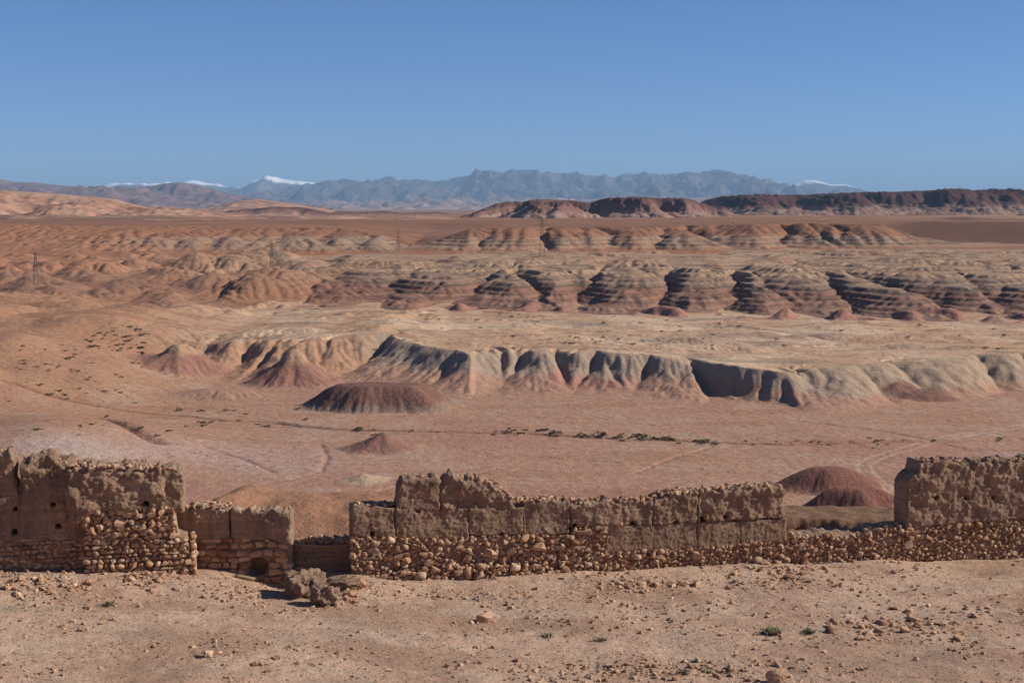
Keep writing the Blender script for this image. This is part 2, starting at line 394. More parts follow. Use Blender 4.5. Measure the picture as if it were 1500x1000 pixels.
    z = z + dome * 4.5 * np.clip(np.abs(pn(x / 26, y / 70, 85)) * 2 - .35, 0, 1)
    # left flank of the valley
    flank = sstep(X(300, 450), X(-40, 450), x) * sstep(330, 470, y) * (1 - sstep(600, 700, y))
    z = z + 17 * flank * (1 + .25 * n1) + flank * 2.0 * (np.abs(pn(x / 24, y / 40, 91)) - .25)
    nearl = np.exp(-(((x - X(60, 345)) / 30) ** 2 + ((y - 345) / 38) ** 2)); z = z + 7.5 * nearl
    # plain relief
    amp = np.where(cls == 0, .45, np.where(cls == 2, .9, np.where(cls == 4, .9, np.where(cls == 6, 1.6, .3))))
    z = z + amp * n1 * np.where(cls == 6, .8, 1) + (.10 + .06 * (cls >= 2)) * nf + .035 * nff * (y < 700)
    und = np.where(cls == 2, sstep(0, .15, rel) * (1 - sstep(.9, 1, rel)), 0)
    z = z + und * (2.6 * np.abs(pn(x / 46, y / 19, 95)) - .6 + .9 * np.abs(pn(x / 15, y / 7, 96)) - .2)
    und4 = np.where(cls == 4, sstep(0, .12, rel) * (1 - sstep(.88, 1, rel)), 0); z = z + und4 * (6.2 * np.abs(pn(x / 75, y / 48, 105)) - 1.3 + 2.2 * np.abs(pn(x / 26, y / 18, 106)) - .5)
    far = sstep(1700, 2300, y) * (1 - sstep(20000, 40000, y)); z = z + far * (1.6 * pn(x / 400, y / 220, 97) + 1.4 * np.abs(pn(x / 130, y / 160, 98)))
    # spur of orange earth below the wall on the left
    sp = np.exp(-(((x + 27) / 30) ** 4 + ((y - 196) / 40) ** 2)); spz = 19.6 * sp + 2.2 * np.exp(-(((x - X(292, 185) - .18 * (y - 185)) / 3.2) ** 2 + ((y - 185) / 22) ** 2))
    spz = spz + sp * (.7 * (np.abs(pn(x / 9, y / 16, 99)) - .25) + .3 * nf)
    z = z + spz
    mid = np.full(x.shape, -1, np.int8)
    mcol = {}
    for i, (nm, mx, my, mz, rx, ry, flat, mc) in enumerate(MOUNDS):
        dx, dy = (x - mx) / rx, (y - my) / ry
        near = (np.abs(dx) < 1.5) & (np.abs(dy) < 1.5)
        if not near.any(): continue
        a = np.arctan2(dy[near], dx[near]); r = np.hypot(dx[near], dy[near])
        r = r * (1 + .24 * pn(np.cos(a) * 1.3 + i * 5, np.sin(a) * 1.3, 101) + .05 * (np.abs(pn(a * 7, r * 1.2 + i, 102)) - .2) + .035 * np.abs(pn(a * 19, r * 2, 103)))
        q = np.clip((1 - r) / (1 - flat), 0, 1)
        prof = (.35 * q + .65 * q ** 1.7) if flat < .12 else (.25 * q + .75 * q * q * (3 - 2 * q))
        base = z[near]; top = np.maximum(mz - base, .5)
        if nm == 'eroded_cone':                       # cap of harder rock
            prof = prof + .10 * sstep(.80, .86, q)
        hz = top * prof
        z[near] = np.maximum(base + hz, base)
        mm = np.zeros(x.shape, bool); mm[near] = hz > .25
        mid[mm] = i
        rr = np.zeros(x.shape); rr[near] = q; mcol[i] = rr
    dw, sw = dist_line(x, y, WASH); dwv = dw + .9 * np.abs(pn(x / 7, y / 7, 111))
    z = z - 1.3 * np.exp(-(dwv / 1.3) ** 2) + .18 * np.exp(-(dwv / 4) ** 2)
    dc, _ = dist_line(x, y, CHAN2); z = z - 1.1 * np.exp(-((dc + 2 * np.abs(pn(x / 20, y / 20, 113))) / 3.0) ** 2)
    dg, _ = dist_line(x, y, GUL_L); z = z - 1.6 * np.exp(-((dg + .8 * np.abs(pn(x / 6, y / 6, 114))) / 2.0) ** 2)
    pth = np.zeros_like(x)
    for q_ in PATHS:
        dp, _ = dist_line(x, y, q_); pth = np.maximum(pth, np.exp(-((dp + .8 * np.abs(pn(x / 9, y / 9, 115))) / .9) ** 2))
    z = z - .35 * pth
    dt, st_ = dist_line(x, y, TRACK); trk = np.exp(-((np.abs(dt) - 1.5) / .55) ** 2); z = z - .10 * trk
    # hill side down from the wall
    hs = 48.6 - (y - 41) * .54 + .6 * nf
    z = np.where(y < 175, np.maximum(z, hs), z)

    if base_only: return z
    de = eroded(x, y) * (1 - .85 * np.clip(flank * 1.6, 0, 1)) * (1 - .7 * soft1 * (cls <= 1)) * np.where(cls <= 1, .42, np.where(cls == 3, .42, np.where(cls == 5, .5, .8))); z = z + de; zj = zj + de; rel = np.where(cls == 1, rel + de / 12, rel)
    hs2 = 2.3; led = -.80 * hs2 / 6.2832 * np.sin(6.2832 * (z + .35 * pn(x / 50, y / 50, 73)) / hs2)
    led = led * np.clip(.62 + 1.1 * pn(x / 48, y / 48, 75), .05, 1.15)
    z = z + led * np.where(cls == 3, sstep(11, 17, z), np.where(cls == 4, 1.0, np.where(cls == 5, sstep(29, 31, z) * (1 - sstep(39, 42, z)), 0))) * (1 - .7 * lump)
    # ------------------------------------------------ soil colours (albedo)
    nA = fbm(x / 60, y / 60, 4, 121); nB = fbm(x / 17, y / 17, 4, 131); nC = fbm(x / 6, y / 2.5, 3, 141)
    leftness = sstep(X(520, 450), X(60, 450), x * 450 / np.maximum(y, 200))
    c = mix(np.broadcast_to(PINK, x.shape + (3,)), ORANGE * .88, np.clip(leftness * .85 + .35 * nA, 0, 1))
    c = mix(c, PALE * .92, np.clip(.55 * sstep(.15, .6, nB + .4 * nA), 0, 1) * (cls == 0) * .6)
    c = mix(c, RED * 1.22, np.clip(sstep(.1, .6, -nA + .25 * nC), 0, 1) * (cls == 0) * .55)
    c = mix(c, BROWN * .95, sstep(.12, .5, pn(x / 45, y / 11, 154) + .35 * nC) * (cls == 0) * .45)
    # bluff
    m = cls == 1
    b = mix(mix(np.broadcast_to(PINK * .96, x.shape + (3,)), RED * 1.3, sstep(-.1, .5, nA)), OLIVE * 1.22, sstep(.30, .58, rel + .16 * nB + .16 * soft1 + .1 * nA))
    b = mix(b, CREAM * .9, sstep(.80, .97, rel + .12 * nB) * .75)
    b = mix(b, ORANGE * 1.02, sstep(X(560, 480), X(480, 480), x) * .75)
    b = mix(b, CREAM * .86, soft1 * sstep(.05, .4, rel) * .7)
    b = mix(c, b, sstep(.03, .22, rel + .06 * nB))
    c[m] = b[m]
    # plateau behind the bluff
    m = cls == 2
    b = mix(np.broadcast_to(CREAM * 1.22, x.shape + (3,)), OCHRE * 1.16, sstep(-.35, .35, nA))
    b = mix(b, PINK, sstep(.05, .55, nB + .5 * pn(x / 90, y / 25, 151)) * .6)
    b = mix(b, OLIVE * 1.15, sstep(.20, .65, pn(x / 60, y / 14, 152) + .4 * nB) * .7)
    b = mix(b, BROWN * .8, sstep(.25, .5, pn(x / 22, y / 5, 153) + .3 * nC) * .4)
    b = mix(b, mix(full_(ORANGE * .80, x), BROWN * 1.0, sstep(-.2, .4, nB)), leftness * .85)
    c[m] = b[m]
    # banded clay of the far badlands
    zb_ = z + .45 * pn(x / 90, y / 90, 74) + .10 * nB
    band = pn(zb_ * .62, zb_ * 0 + .3, 161); thin = .75 * pn(zb_ * 1.05, zb_ * 0 + .7, 162) + .5 * pn(zb_ * 2.4, zb_ * 0 + .7, 163)
    m = cls == 3
    b = mix(np.broadcast_to(RED * .88, x.shape + (3,)), PINK * .70, sstep(-.2, .5, band + .3 * nA))
    b = mix(b, OLIVE * 1.0, sstep(16.5, 20.5, zb_ + 1.6 * band) * .85)
    b = mix(b, CREAM * .80, sstep(.10, .40, thin) * (.25 + .45 * sstep(14, 19, zb_)))
    b = mix(b, DARK * 1.3, sstep(.10, .26, -thin) * .82 * (1 - .8 * lump))
    b = mix(b, CREAM * .85, sstep(22.5, 24.2, zb_))
    lumpc = lump * .8
    b = mix(b, mix(np.broadcast_to(ORANGE * .80, x.shape + (3,)), PINK * .72, sstep(-.3, .4, nA)), lumpc)
    c[m] = b[m]
    c = mix(c, RED * 1.1, np.clip(fm * 1.5, 0, 1) * sstep(.25, .5, np.abs(pn(x / 17, y / 34, 87)) * 2.1 - .2) * (cls <= 3) * .9 * (1 - lump))
    m = cls == 4
    b = mix(np.broadcast_to(CREAM * .95, x.shape + (3,)), OLIVE * 1.1, sstep(-.05, .4, thin + .3 * nB) * .75)
    b = mix(b, DARK * 1.6, sstep(.12, .30, -thin + .10 * nB) * .65)
    b = mix(b, PINK, sstep(.1, .6, nA + .3 * nB) * .45)
    b = mix(b, BROWN * 1.12, leftness * .85); c[m] = b[m]
    m = cls == 5
    b = mix(np.broadcast_to(PINK * .82, x.shape + (3,)), BROWN, sstep(-.4, .3, nA))
    b = mix(b, OLIVE * 1.1, sstep(30.5, 32.5, zb_) * (1 - sstep(38, 40.5, zb_ + .5 * nB)) * sstep(-.45, .25, nA + .4 * nB) * (.95 - .5 * leftness))
    b = mix(b, CREAM * .85, sstep(.15, .45, thin) * sstep(30, 32, zb_) * (1 - sstep(38, 40, zb_)) * .7)
    b = mix(b, DARK * 1.8, sstep(.12, .30, -thin) * sstep(29, 31, zb_) * (1 - sstep(38.5, 40.5, zb_)) * (.7 - .45 * leftness))
    b = mix(b, SCREE * 1.08, sstep(38, 41, zb_ + 1.2 * nB))
    b = mix(b, OLIVE * 1.1, np.clip(dome * 2 * sstep(.2, .5, np.abs(pn(x / 26, y / 70, 85)) * 2 - .2), 0, 1) * .7)
    b = mix(b, BROWN * 1.06, leftness * .75 * (1 - .6 * np.clip(dome * 2, 0, 1)))
    c[m] = b[m]
    m = cls == 6
    b = mix(np.broadcast_to(SCREE * C(1.0, 1.03, 1.05), x.shape + (3,)), BROWN * C(.9, .97, 1.02), sstep(-.3, .4, pn(x / 300, y / 200, 171)))
    b = mix(b, SCREE * .72, sstep(.1, .45, pn(x / 160, y / 45, 174)) * .6)
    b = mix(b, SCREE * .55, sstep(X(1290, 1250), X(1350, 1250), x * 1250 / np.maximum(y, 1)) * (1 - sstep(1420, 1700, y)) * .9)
    b = mix(b, OCHRE * .9, sstep(1500, 2600, y) * sstep(.0, .5, pn(x / 500, y / 160, 172)) * .8)
    b = mix(b, PALE * .75, sstep(2500, 4200, y) * sstep(.05, .4, pn(x / 900, y / 300, 173)) * .6)
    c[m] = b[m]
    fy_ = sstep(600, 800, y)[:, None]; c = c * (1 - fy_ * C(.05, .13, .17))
    c = mix(c, mix(full_(ORANGE * .90, x), BROWN * 1.02, sstep(-.1, .5, nB + .5 * nA)), np.clip(flank * .7, 0, 1))
    c = mix(c, ORANGE * C(.80, .74, .72), np.clip(sp * 2.5, 0, 1) * .95)
    wh = np.exp(-(((x - X(110, 335)) / 14) ** 2 + ((y - 328) / 10) ** 2)); c = mix(c, C(.46, .39, .35), np.clip(wh * 1.4, 0, 1) * .5)
    lil = np.exp(-(((x - X(330, 345)) / 26) ** 2 + ((y - 340) / 18) ** 2)); c = mix(c, C(.44, .29, .25), np.clip(lil * 1.2, 0, 1) * .6)
    for i, rr in mcol.items():
        nm, mc = MOUNDS[i][0], MOUNDS[i][7]
        c = mix(c, mc, sstep(.04, .32, rr + .07 * nB) * .92 * (rr > 0))
        if nm == 'eroded_cone': c = mix(c, OCHRE, sstep(.72, .86, rr))
        if i == 0: c = mix(c, OLIVE * .9, sstep(.05, .18, rr) * (1 - sstep(.28, .42, rr + .1 * nC)) * .75)
    c = mix(c, PALE * .95, np.clip(trk, 0, 1) * .55)
    c = mix(c, BROWN * .8, np.exp(-(dwv / 1.6) ** 2) * .7)
    c = mix(c, RED * 1.1, pth * .45)
    c = mix(c, C(.24, .15, .095), (y < 175) * (hs >= z - .01))
    cl = np.where(mid >= 0, 10 + mid, cls)
    return z, c, cl

# tessellation: rows follow distance, columns fan out with it
def seg(a, b, s): return np.arange(a, b, s)
rows = np.concatenate([seg(58, 90, 4), seg(90, 250, 3.2), seg(250, 300, 1.1), seg(300, 430, .95), seg(430, 530, .6), seg(530, 650, 1.6), seg(650, 850, .95),
                       seg(850, 960, 1.6), seg(960, 1180, 1.5), seg(1180, 1800, 14), 1800 * (60000 / 1800) ** (np.arange(0, 51) / 50)])
dense = np.linspace(-.39, .39, 720)
cols = np.concatenate([np.linspace(-1.2, -.395, 26), dense, np.linspace(.395, 1.2, 26)])
YY, UU = np.meshgrid(rows, cols, indexing='ij'); XX = YY * UU
for x0, x1, y0, y1, cell, nb, life, tal, sd in [(-205, 205, 392, 560, .62, 34, 46, .80, 1), (-330, 330, 600, 890, 1.15, 34, 46, .72, 2), (-470, 470, 925, 1200, 1.7, 24, 40, .66, 3)]:
    px_ = np.arange(x0, x1, cell); py_ = np.arange(y0, y1, cell); PX, PY = np.meshgrid(px_, py_)
    Z0 = terrain(PX.ravel(), PY.ravel(), True).reshape(PX.shape)
    PATCHES.append((x0, y0, cell, erode(Z0, cell, nb, 7000, life, tal, sd) - Z0))
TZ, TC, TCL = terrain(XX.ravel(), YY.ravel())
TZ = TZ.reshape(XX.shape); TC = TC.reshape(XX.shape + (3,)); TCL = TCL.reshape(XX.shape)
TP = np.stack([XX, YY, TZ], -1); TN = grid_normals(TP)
def hit(px, py):
    """first point of the terrain on the ray through a photo pixel"""
    d = ray(px, py); j = int(np.clip(np.searchsorted(cols, d[0] / d[1]), 0, len(cols) - 1))
    rz = CAMZ + rows * d[2] / d[1]
    k = np.nonzero(TZ[:, j] >= rz)[0]; k = k[k > 20]
    if not len(k): return None
    k = k[0]; return np.array([rows[k] * cols[j], rows[k], TZ[k, j]])
def zat(x, y):
    k = np.clip(np.searchsorted(rows, y), 1, len(rows) - 1); t = (y - rows[k - 1]) / (rows[k] - rows[k - 1])
    j = int(np.clip(np.searchsorted(cols, x / y), 1, len(cols) - 1)); s = (x / y - cols[j - 1]) / (cols[j] - cols[j - 1])
    a = TZ[k - 1, j - 1] * (1 - s) + TZ[k - 1, j] * s; b = TZ[k, j - 1] * (1 - s) + TZ[k, j] * s
    return a * (1 - t) + b * t
M_SOIL = soil_material('desert_soil', .35, 2.6, .9, .22)
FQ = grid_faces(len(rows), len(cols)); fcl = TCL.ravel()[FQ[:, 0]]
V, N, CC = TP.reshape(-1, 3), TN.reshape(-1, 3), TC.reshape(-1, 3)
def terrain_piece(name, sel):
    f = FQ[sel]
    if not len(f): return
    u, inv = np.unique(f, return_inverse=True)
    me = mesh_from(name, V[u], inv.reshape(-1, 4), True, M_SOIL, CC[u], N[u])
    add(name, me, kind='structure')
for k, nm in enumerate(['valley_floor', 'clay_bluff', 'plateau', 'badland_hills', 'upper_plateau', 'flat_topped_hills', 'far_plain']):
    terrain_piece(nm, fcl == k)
for i, mnd in enumerate(MOUNDS): terrain_piece(mnd[0], fcl == 10 + i)

# ================================================================== FAR HILLS AND MOUNTAINS
def sky_line(pts, D):
    a = np.array([(X(p, D), CAMZ + (HOR - r) * D / FPX * 1.0) for p, r in pts])
    return lambda x: np.interp(x, a[:, 0], a[:, 1])
def range_mesh(name, pts, yf, yc, lobes, prof, colour, nc=420, nr=64, base=43.0, back=.6, rough=(0, 1), seed=0, mat=None, top_noise=0.0, foot_noise=0.0):
    f = sky_line(pts, yc)
    p0, p1 = min(p for p, _ in pts), max(p for p, _ in pts)
    x = np.linspace(X(p0, yc), X(p1, yc), nc)
    W = yc - yf
    y = np.concatenate([np.linspace(yf - .25 * W, yc, nr), yc + W * back * np.linspace(.08, 1, 8)])
    Yg, Xg = np.meshgrid(y, x, indexing='ij')
    zt = f(Xg) + top_noise * fbm(Xg / (W * .03), Xg * 0 + seed, 3, seed)
    sh = 0
    for i, (sc, am) in enumerate(lobes):
        sh = sh + am * (.27 - np.abs(pn(Xg / sc + .25 * pn(Xg / sc, Yg / sc, seed + 9), Yg / (sc * 2.4), seed + 20 + i)))
    sh = sh + foot_noise * pn(Xg / (W * .8), Yg * 0, seed + 3)
    fade = sstep(0, .16, (yc - Yg) / W)
    t = np.clip((Yg - sh * fade - yf) / W, 0, 1.0)
    t = np.where(Yg >= yc, 1.0, t)
    p = prof(t)
    bk = np.clip((Yg - yc) / (W * back), 0, 1)
    z = base - 6 + (zt - base + 6) * p * (1 - .8 * bk)
    z = z + rough[0] * fbm(Xg / rough[1], Yg / rough[1], 4, seed + 40) * sstep(.02, .2, t) * fade
    P = np.stack([Xg, Yg, z], -1)
    c = colour(Xg, Yg, z, t, (z - base) / np.maximum(zt - base, 5))
    me = mesh_from(name, P.reshape(-1, 3), grid_faces(len(y), nc), True, mat, c.reshape(-1, 3))
    return add(name, me, kind='structure')
def full(c, s): return np.broadcast_to(c, s.shape + (3,))
M_FAR = soil_material('far_rock', .02, .12, 3.0, .9)
M_MOUNT = soil_material('mountain_rock', .0012, .006, 60.0, 14.0)

def mesa_prof(t): return np.where(t < .55, .42 * (t / .55) ** 1.3, .42 + .58 * sstep(.5, .95, t))
def mesa_col(x, y, z, t, r):
    n = fbm(x / 60, y / 60, 4, 7); st = pn(z * .16, z * 0, 77)
    c = mix(full(C(.27, .155, .115), x), C(.32, .215, .165), sstep(.0, .5, n + st))
    c = mix(c, C(.20, .10, .075), sstep(.26, .48, r + .10 * n))
    c = mix(c, C(.115, .060, .050), sstep(.6, .85, r + .08 * n))
    return c
def mesa2_col(x, y, z, t, r):
    n = fbm(x / 70, y / 70, 4, 17); st = pn(z * .2, z * 0, 78)
    c = mix(full(C(.22, .13, .098), x), C(.28, .19, .145), sstep(.0, .5, n + st))
    return mix(c, C(.072, .031, .026), sstep(.30, .46, r + .16 * n))
range_mesh('mesa', [(672, 319), (690, 315), (712, 306), (728, 299), (740, 296.5), (762, 296), (775, 294), (800, 292.5), (840, 294), (862, 297), (880, 292), (905, 290.5), (960, 290), (995, 290), (1012, 293),
    (1030, 299), (1050, 308), (1075, 317), (1095, 321)], 2230, 2600, [(150, 330), (60, 120), (24, 42), (10, 15)], mesa_prof, mesa_col, 300, 90, 42.5, 1.0, (2.2, 14), 3, M_FAR, 1.0, 60)
range_mesh('mesa', [(985, 312), (1010, 303), (1032, 293), (1050, 288.5), (1100, 286.5), (1200, 285), (1260, 282), (1300, 281.5), (1345, 279.5), (1440, 279), (1470, 281), (1500, 286), (1530, 289), (1620, 289), (1800, 284)],
    3150, 3800, [(220, 420), (90, 170), (36, 60), (15, 22)], mesa_prof, mesa2_col, 380, 80, 42.5, .8, (4.5, 13), 5, M_FAR, .8, 80)
def pink_col(x, y, z, t, r):
    n = fbm(x / 110, y / 60, 4, 27); c = mix(full(C(.36, .195, .125), x), C(.40, .245, .17), sstep(.0, .5, n))
    return mix(c, C(.22, .12, .09), sstep(.1, .5, -n + .3 * pn(x / 30, y / 60, 28)))
range_mesh('pink_hill', [(-420, 283), (-200, 272), (-60, 276), (0, 279.5), (40, 280.5), (90, 284), (130, 288), (165, 291), (178, 293), (200, 299), (218, 304), (230, 304), (262, 304), (300, 308), (345, 312), (390, 317)],
    1980, 2500, [(190, 300), (70, 110), (28, 40), (12, 14)], lambda t: .6 * t + .4 * sstep(0, 1, t), pink_col, 330, 70, 43, .8, (3.2, 16), 6, M_FAR, .5, 50)
range_mesh('pink_hill', [(215, 314), (260, 311), (300, 306), (335, 302), (355, 296), (378, 291.5), (392, 293), (420, 297), (445, 300), (475, 305), (500, 311), (530, 315)], 4300, 5300, [(260, 380), (90, 120)],
    lambda t: .5 * t + .5 * sstep(0, 1, t), pink_col, 220, 50, 42, .8, (3, 40), 8, M_FAR, .6, 0)
range_mesh('mesa', [(320, 313), (350, 308), (395, 304), (440, 303), (462, 306), (480, 311), (505, 314)], 2900, 3300, [(120, 180), (50, 60)], mesa_prof, mesa_col, 200, 50, 42, .8, (1.4, 14), 9, M_FAR, .3, 0)
def mt_col(base, hi, sc, seed, snow=None):
    def f(x, y, z, t, r):
        n = fbm(x / sc, y / sc, 4, seed)
        c = mix(full(base, x), hi, sstep(-.2, .5, n))
        c = mix(c, C(.40, .27, .21), sstep(.22, .05, r + .12 * n) * .7)
        if snow is not None: c = mix(c, C(.92, .93, .95), sstep(.84, .91, r + .14 * n + .00016 * (z - 850)))
        return c
    return f
lin = lambda t: .75 * t + .25 * t * t
MAIN = [(250, 299), (330, 296), (380, 286), (420, 277), (450, 270), (470, 267), (490, 264.5), (505, 262), (520, 266), (545, 266), (560, 262), (571, 260), (590, 264), (615, 263), (645, 266.5), (662, 261), (680, 258), (690, 257),
    (700, 253), (712, 250.5), (720, 249.5), (735, 253), (746, 250), (758, 250), (772, 247.5), (785, 253), (800, 255.5), (825, 254), (842, 253), (860, 256.5), (880, 258.5), (900, 259), (920, 257), (945, 253.5), (970, 256), (1000, 254),
    (1030, 251.5), (1052, 249), (1072, 254), (1100, 261), (1130, 270), (1165, 277), (1200, 281), (1260, 287), (1400, 296)]
range_mesh('mountain_range', MAIN, 27000, 38000, [(3200, 6400), (1250, 3000), (520, 1400), (230, 620)], lin, mt_col(C(.075, .060, .055), C(.13, .10, .085), 1200, 31), 620, 90, 40, .5, (175, 520), 11, M_MOUNT, 60, 900)
range_mesh('mountain_range', [(-420, 262), (-200, 252), (-80, 256), (0, 262), (12, 263.5), (30, 267), (60, 267.5), (95, 272), (118, 274), (140, 279), (165, 281), (185, 280), (205, 276), (240, 271), (262, 267.5), (272, 267), (285, 270), (310, 276), (340, 284), (380, 291), (420, 297), (470, 304), (520, 309)],
    13000, 19500, [(1900, 3500), (750, 1400), (300, 600), (130, 260)], lin, mt_col(C(.15, .085, .07), C(.21, .12, .095), 800, 33), 400, 60, 40, .5, (75, 280), 12, M_MOUNT, 5, 500)
range_mesh('foothills', [(400, 306), (480, 299), (540, 297), (600, 296), (650, 293.5), (700, 296), (740, 293), (800, 294), (900, 291), (1000, 292), (1060, 287), (1120, 291), (1200, 297)], 19000, 25000, [(1900, 3300), (700, 1300), (280, 520)],
    lin, mt_col(C(.22, .14, .11), C(.33, .22, .175), 900, 35), 360, 50, 40, .5, (80, 340), 13, M_MOUNT, 8, 500)
range_mesh('snowy_mountain', [(90, 290), (130, 279.5), (150, 275.5), (160, 274), (172, 275), (190, 272), (205, 270), (218, 269), (232, 272), (250, 273), (268, 268), (285, 264), (296, 265.5), (310, 269), (325, 270), (338, 274), (355, 275), (370, 271.5), (385, 265),
    (396, 261), (405, 259.2), (418, 262.5), (432, 264.5), (456, 267), (480, 270), (520, 276), (600, 284)], 34000, 42000, [(3400, 4800), (1300, 1900), (500, 900)], lin, mt_col(C(.10, .08, .075), C(.16, .125, .11), 1800, 37, 770), 380, 60, 40, .4, (60, 800), 14, M_MOUNT, 14, 700)
range_mesh('snowy_mountain', [(1050, 287), (1110, 280), (1140, 275.5), (1158, 270.5), (1172, 265), (1184, 264), (1198, 266.5), (1212, 271), (1224, 270.5), (1231, 269.5), (1243, 273.5), (1260, 279), (1290, 285), (1340, 291)], 34000, 42000, [(3000, 4200), (1200, 1700), (500, 900)], lin,
    mt_col(C(.10, .08, .075), C(.16, .125, .11), 1800, 39, 720), 220, 60, 40, .4, (50, 800), 15, M_MOUNT, 8, 500)
def brown_col(x, y, z, t, r):
    n = fbm(x / 70, y / 50, 4, 57); return mix(full(C(.20, .11, .07), x), C(.30, .18, .12), sstep(-.2, .5, n))
range_mesh('low_hills', [(1240, 331), (1300, 327), (1340, 321), (1390, 317.5), (1440, 320), (1500, 318), (1560, 321), (1700, 330)], 1480, 1720, [(90, 90), (30, 26)], lambda t: sstep(0, 1, t), brown_col, 160, 30, 44, .9, (.4, 12), 21, M_FAR, .2, 30)
range_mesh('low_hills', [(300, 324), (350, 318), (420, 315), (470, 318), (520, 314.5), (560, 318), (610, 315.5), (660, 319), (720, 326)], 1750, 2050, [(110, 120), (36, 40)], lambda t: sstep(0, 1, t), pink_col, 220, 36, 43.5, .9, (.7, 14), 22, M_FAR, .3, 40)
range_mesh('low_hills', [(-200, 313), (-40, 314), (80, 315), (150, 317), (230, 315), (300, 318), (360, 328)], 1560, 1850, [(110, 120), (36, 40)], lambda t: sstep(0, 1, t), brown_col, 200, 36, 44, .9, (.7, 14), 23, M_FAR, .3, 40)
range_mesh('low_hills', [(480, 315), (500, 309), (530, 311), (560, 309), (590, 312), (640, 310.5), (680, 315)], 3300, 3700, [(110, 120), (36, 40)], lambda t: sstep(0, 1, t), mesa_col, 160, 36, 42, .9, (1.0, 14), 24, M_FAR, .4, 40)
# one sheet under everything, to the horizon all round
M_PLAIN = NT('outer_desert'); M_PLAIN = M_PLAIN.done((.30, .165, .105))
add('desert_plain', mesh_from('desert_plain', [(-90000, -90000, -9), (90000, -90000, -9), (90000, 90000, -9), (-90000, 90000, -9)], [(0, 1, 2, 3)], False, M_PLAIN), kind='structure')
# the air
hz = NT('haze'); hz.t.nodes.remove(hz.b)
pv = hz.n('ShaderNodeVolumePrincipled'); pv.inputs['Color'].default_value = (.45, .70, 1.0, 1); pv.inputs['Density'].default_value = 2.75e-5
hz.l.new(pv.outputs['Volume'], hz.t.nodes['Material Output'].inputs['Volume'])
hx, hy0, hy1, hz0, hz1 = 95000, -95000, 95000, -12, 1500
bv = [(-hx, hy0, hz0), (hx, hy0, hz0), (hx, hy1, hz0), (-hx, hy1, hz0), (-hx, hy0, hz1), (hx, hy0, hz1), (hx, hy1, hz1), (-hx, hy1, hz1)]
haze = add('haze', mesh_from('haze', bv, [(3, 2, 1, 0), (4, 5, 6, 7), (0, 1, 5, 4), (1, 2, 6, 5), (2, 3, 7, 6), (3, 0, 4, 7)], False, hz.m), kind='stuff')

# ================================================================== THE HILL TOP IN FRONT
GZ = 50.7
def wall_y(x): return 36.0 + .22 * x           # the wall runs away to the right
_gx = np.linspace(-100, 100, 801); _gp = np.interp(_gx, [-60, -16, -12, -8, -4.5, -1, 7, 14, 20, 60], [52.0, 51.5, 51.30, 51.08, 50.82, 50.55, 50.47, 50.28, 50.1, 49.5])
_gp = np.convolve(np.pad(_gp, 8, mode='edge'), np.ones(17) / 17, mode='valid')
def ground(x, y):
    z = np.interp(x, _gx, _gp) + .10 * fbm(x / 4, y / 4, 3, 201) + .03 * fbm(x / .9, y / .9, 3, 205)
    z = z - .46 * np.exp(-(((x - X(415, 34.7)) / 1.1) ** 2 + ((y - 34.75) / .8) ** 2))
    z = z + .22 * np.exp(-(((x - X(45, 33)) / 1.6) ** 2 + ((y - 32.9) / .7) ** 2)) + .16 * np.exp(-(((x - X(225, 33.5)) / .8) ** 2 + ((y - 33.4) / .5) ** 2))
    z = z + .12 * np.exp(-(((x - X(490, 34.6)) / .9) ** 2 + ((y - 34.6) / .6) ** 2))
    z = z + .30 * np.maximum(23.5 - y, 0) * sstep(25, 19, y)
    # behind the wall: a hollow, a bank, then the slope down to the valley
    bankx = sstep(X(1080, 40), X(1140, 40), x)
    edge = 46.9 - .16 * (x - X(1150, 47)) + .30 * pn(x / 1.7, y * 0, 207) + .06 * pn(x / .3, y * 0, 208)
    lip = sstep(edge, edge + .55, y)
    low = 47.9 + .25 * pn(x / .8, y / .8, 209)
    top = 49.58 - .10 * np.maximum(y - 47.5, 0) + .10 * pn(x / .7, y / .7, 210)
    zh = low + (top - low) * lip
    z = z + bankx * sstep(39.6, 41.0, y) * (zh - z)
    fall = np.maximum(y - (wall_y(x) + 3.0 + bankx * (11.3 - .22 * x)), 0)
    return z - .52 * fall * sstep(0, 3, fall)
gx = np.concatenate([np.linspace(-90, -16, 22), np.arange(-15.5, 15.5, .085), np.linspace(16, 90, 22)])
gy = np.concatenate([np.linspace(-60, 22.5, 26), np.arange(23, 39.4, .08), np.arange(39.4, 52, .16), np.arange(52, 84, 1.0)])
GYg, GXg = np.meshgrid(gy, gx, indexing='ij'); GZg = ground(GXg, GYg)
n4 = fbm(GXg / 2.2, GYg / 2.2, 4, 211); n5 = fbm(GXg / .7, GYg / .7, 3, 213)
gc = mix(full(C(.575, .38, .268), GXg), C(.49, .31, .215), sstep(-.2, .5, n4))
gc = mix(gc, C(.40, .30, .235), sstep(.15, .6, fbm(GXg / 3.0, GYg / 1.2, 3, 215)) * .45)
gc = mix(gc, C(.56, .42, .30), sstep(.25, .65, fbm(GXg / 1.6, GYg / .8, 4, 217)) * .5)
gc = mix(gc, C(.38, .23, .15), sstep(.1, .55, fbm(GXg / 5, GYg / 2.2, 4, 219)) * .55)
gc = mix(gc, C(.25, .14, .085), sstep(2.6, 5.0, GYg - wall_y(GXg)))
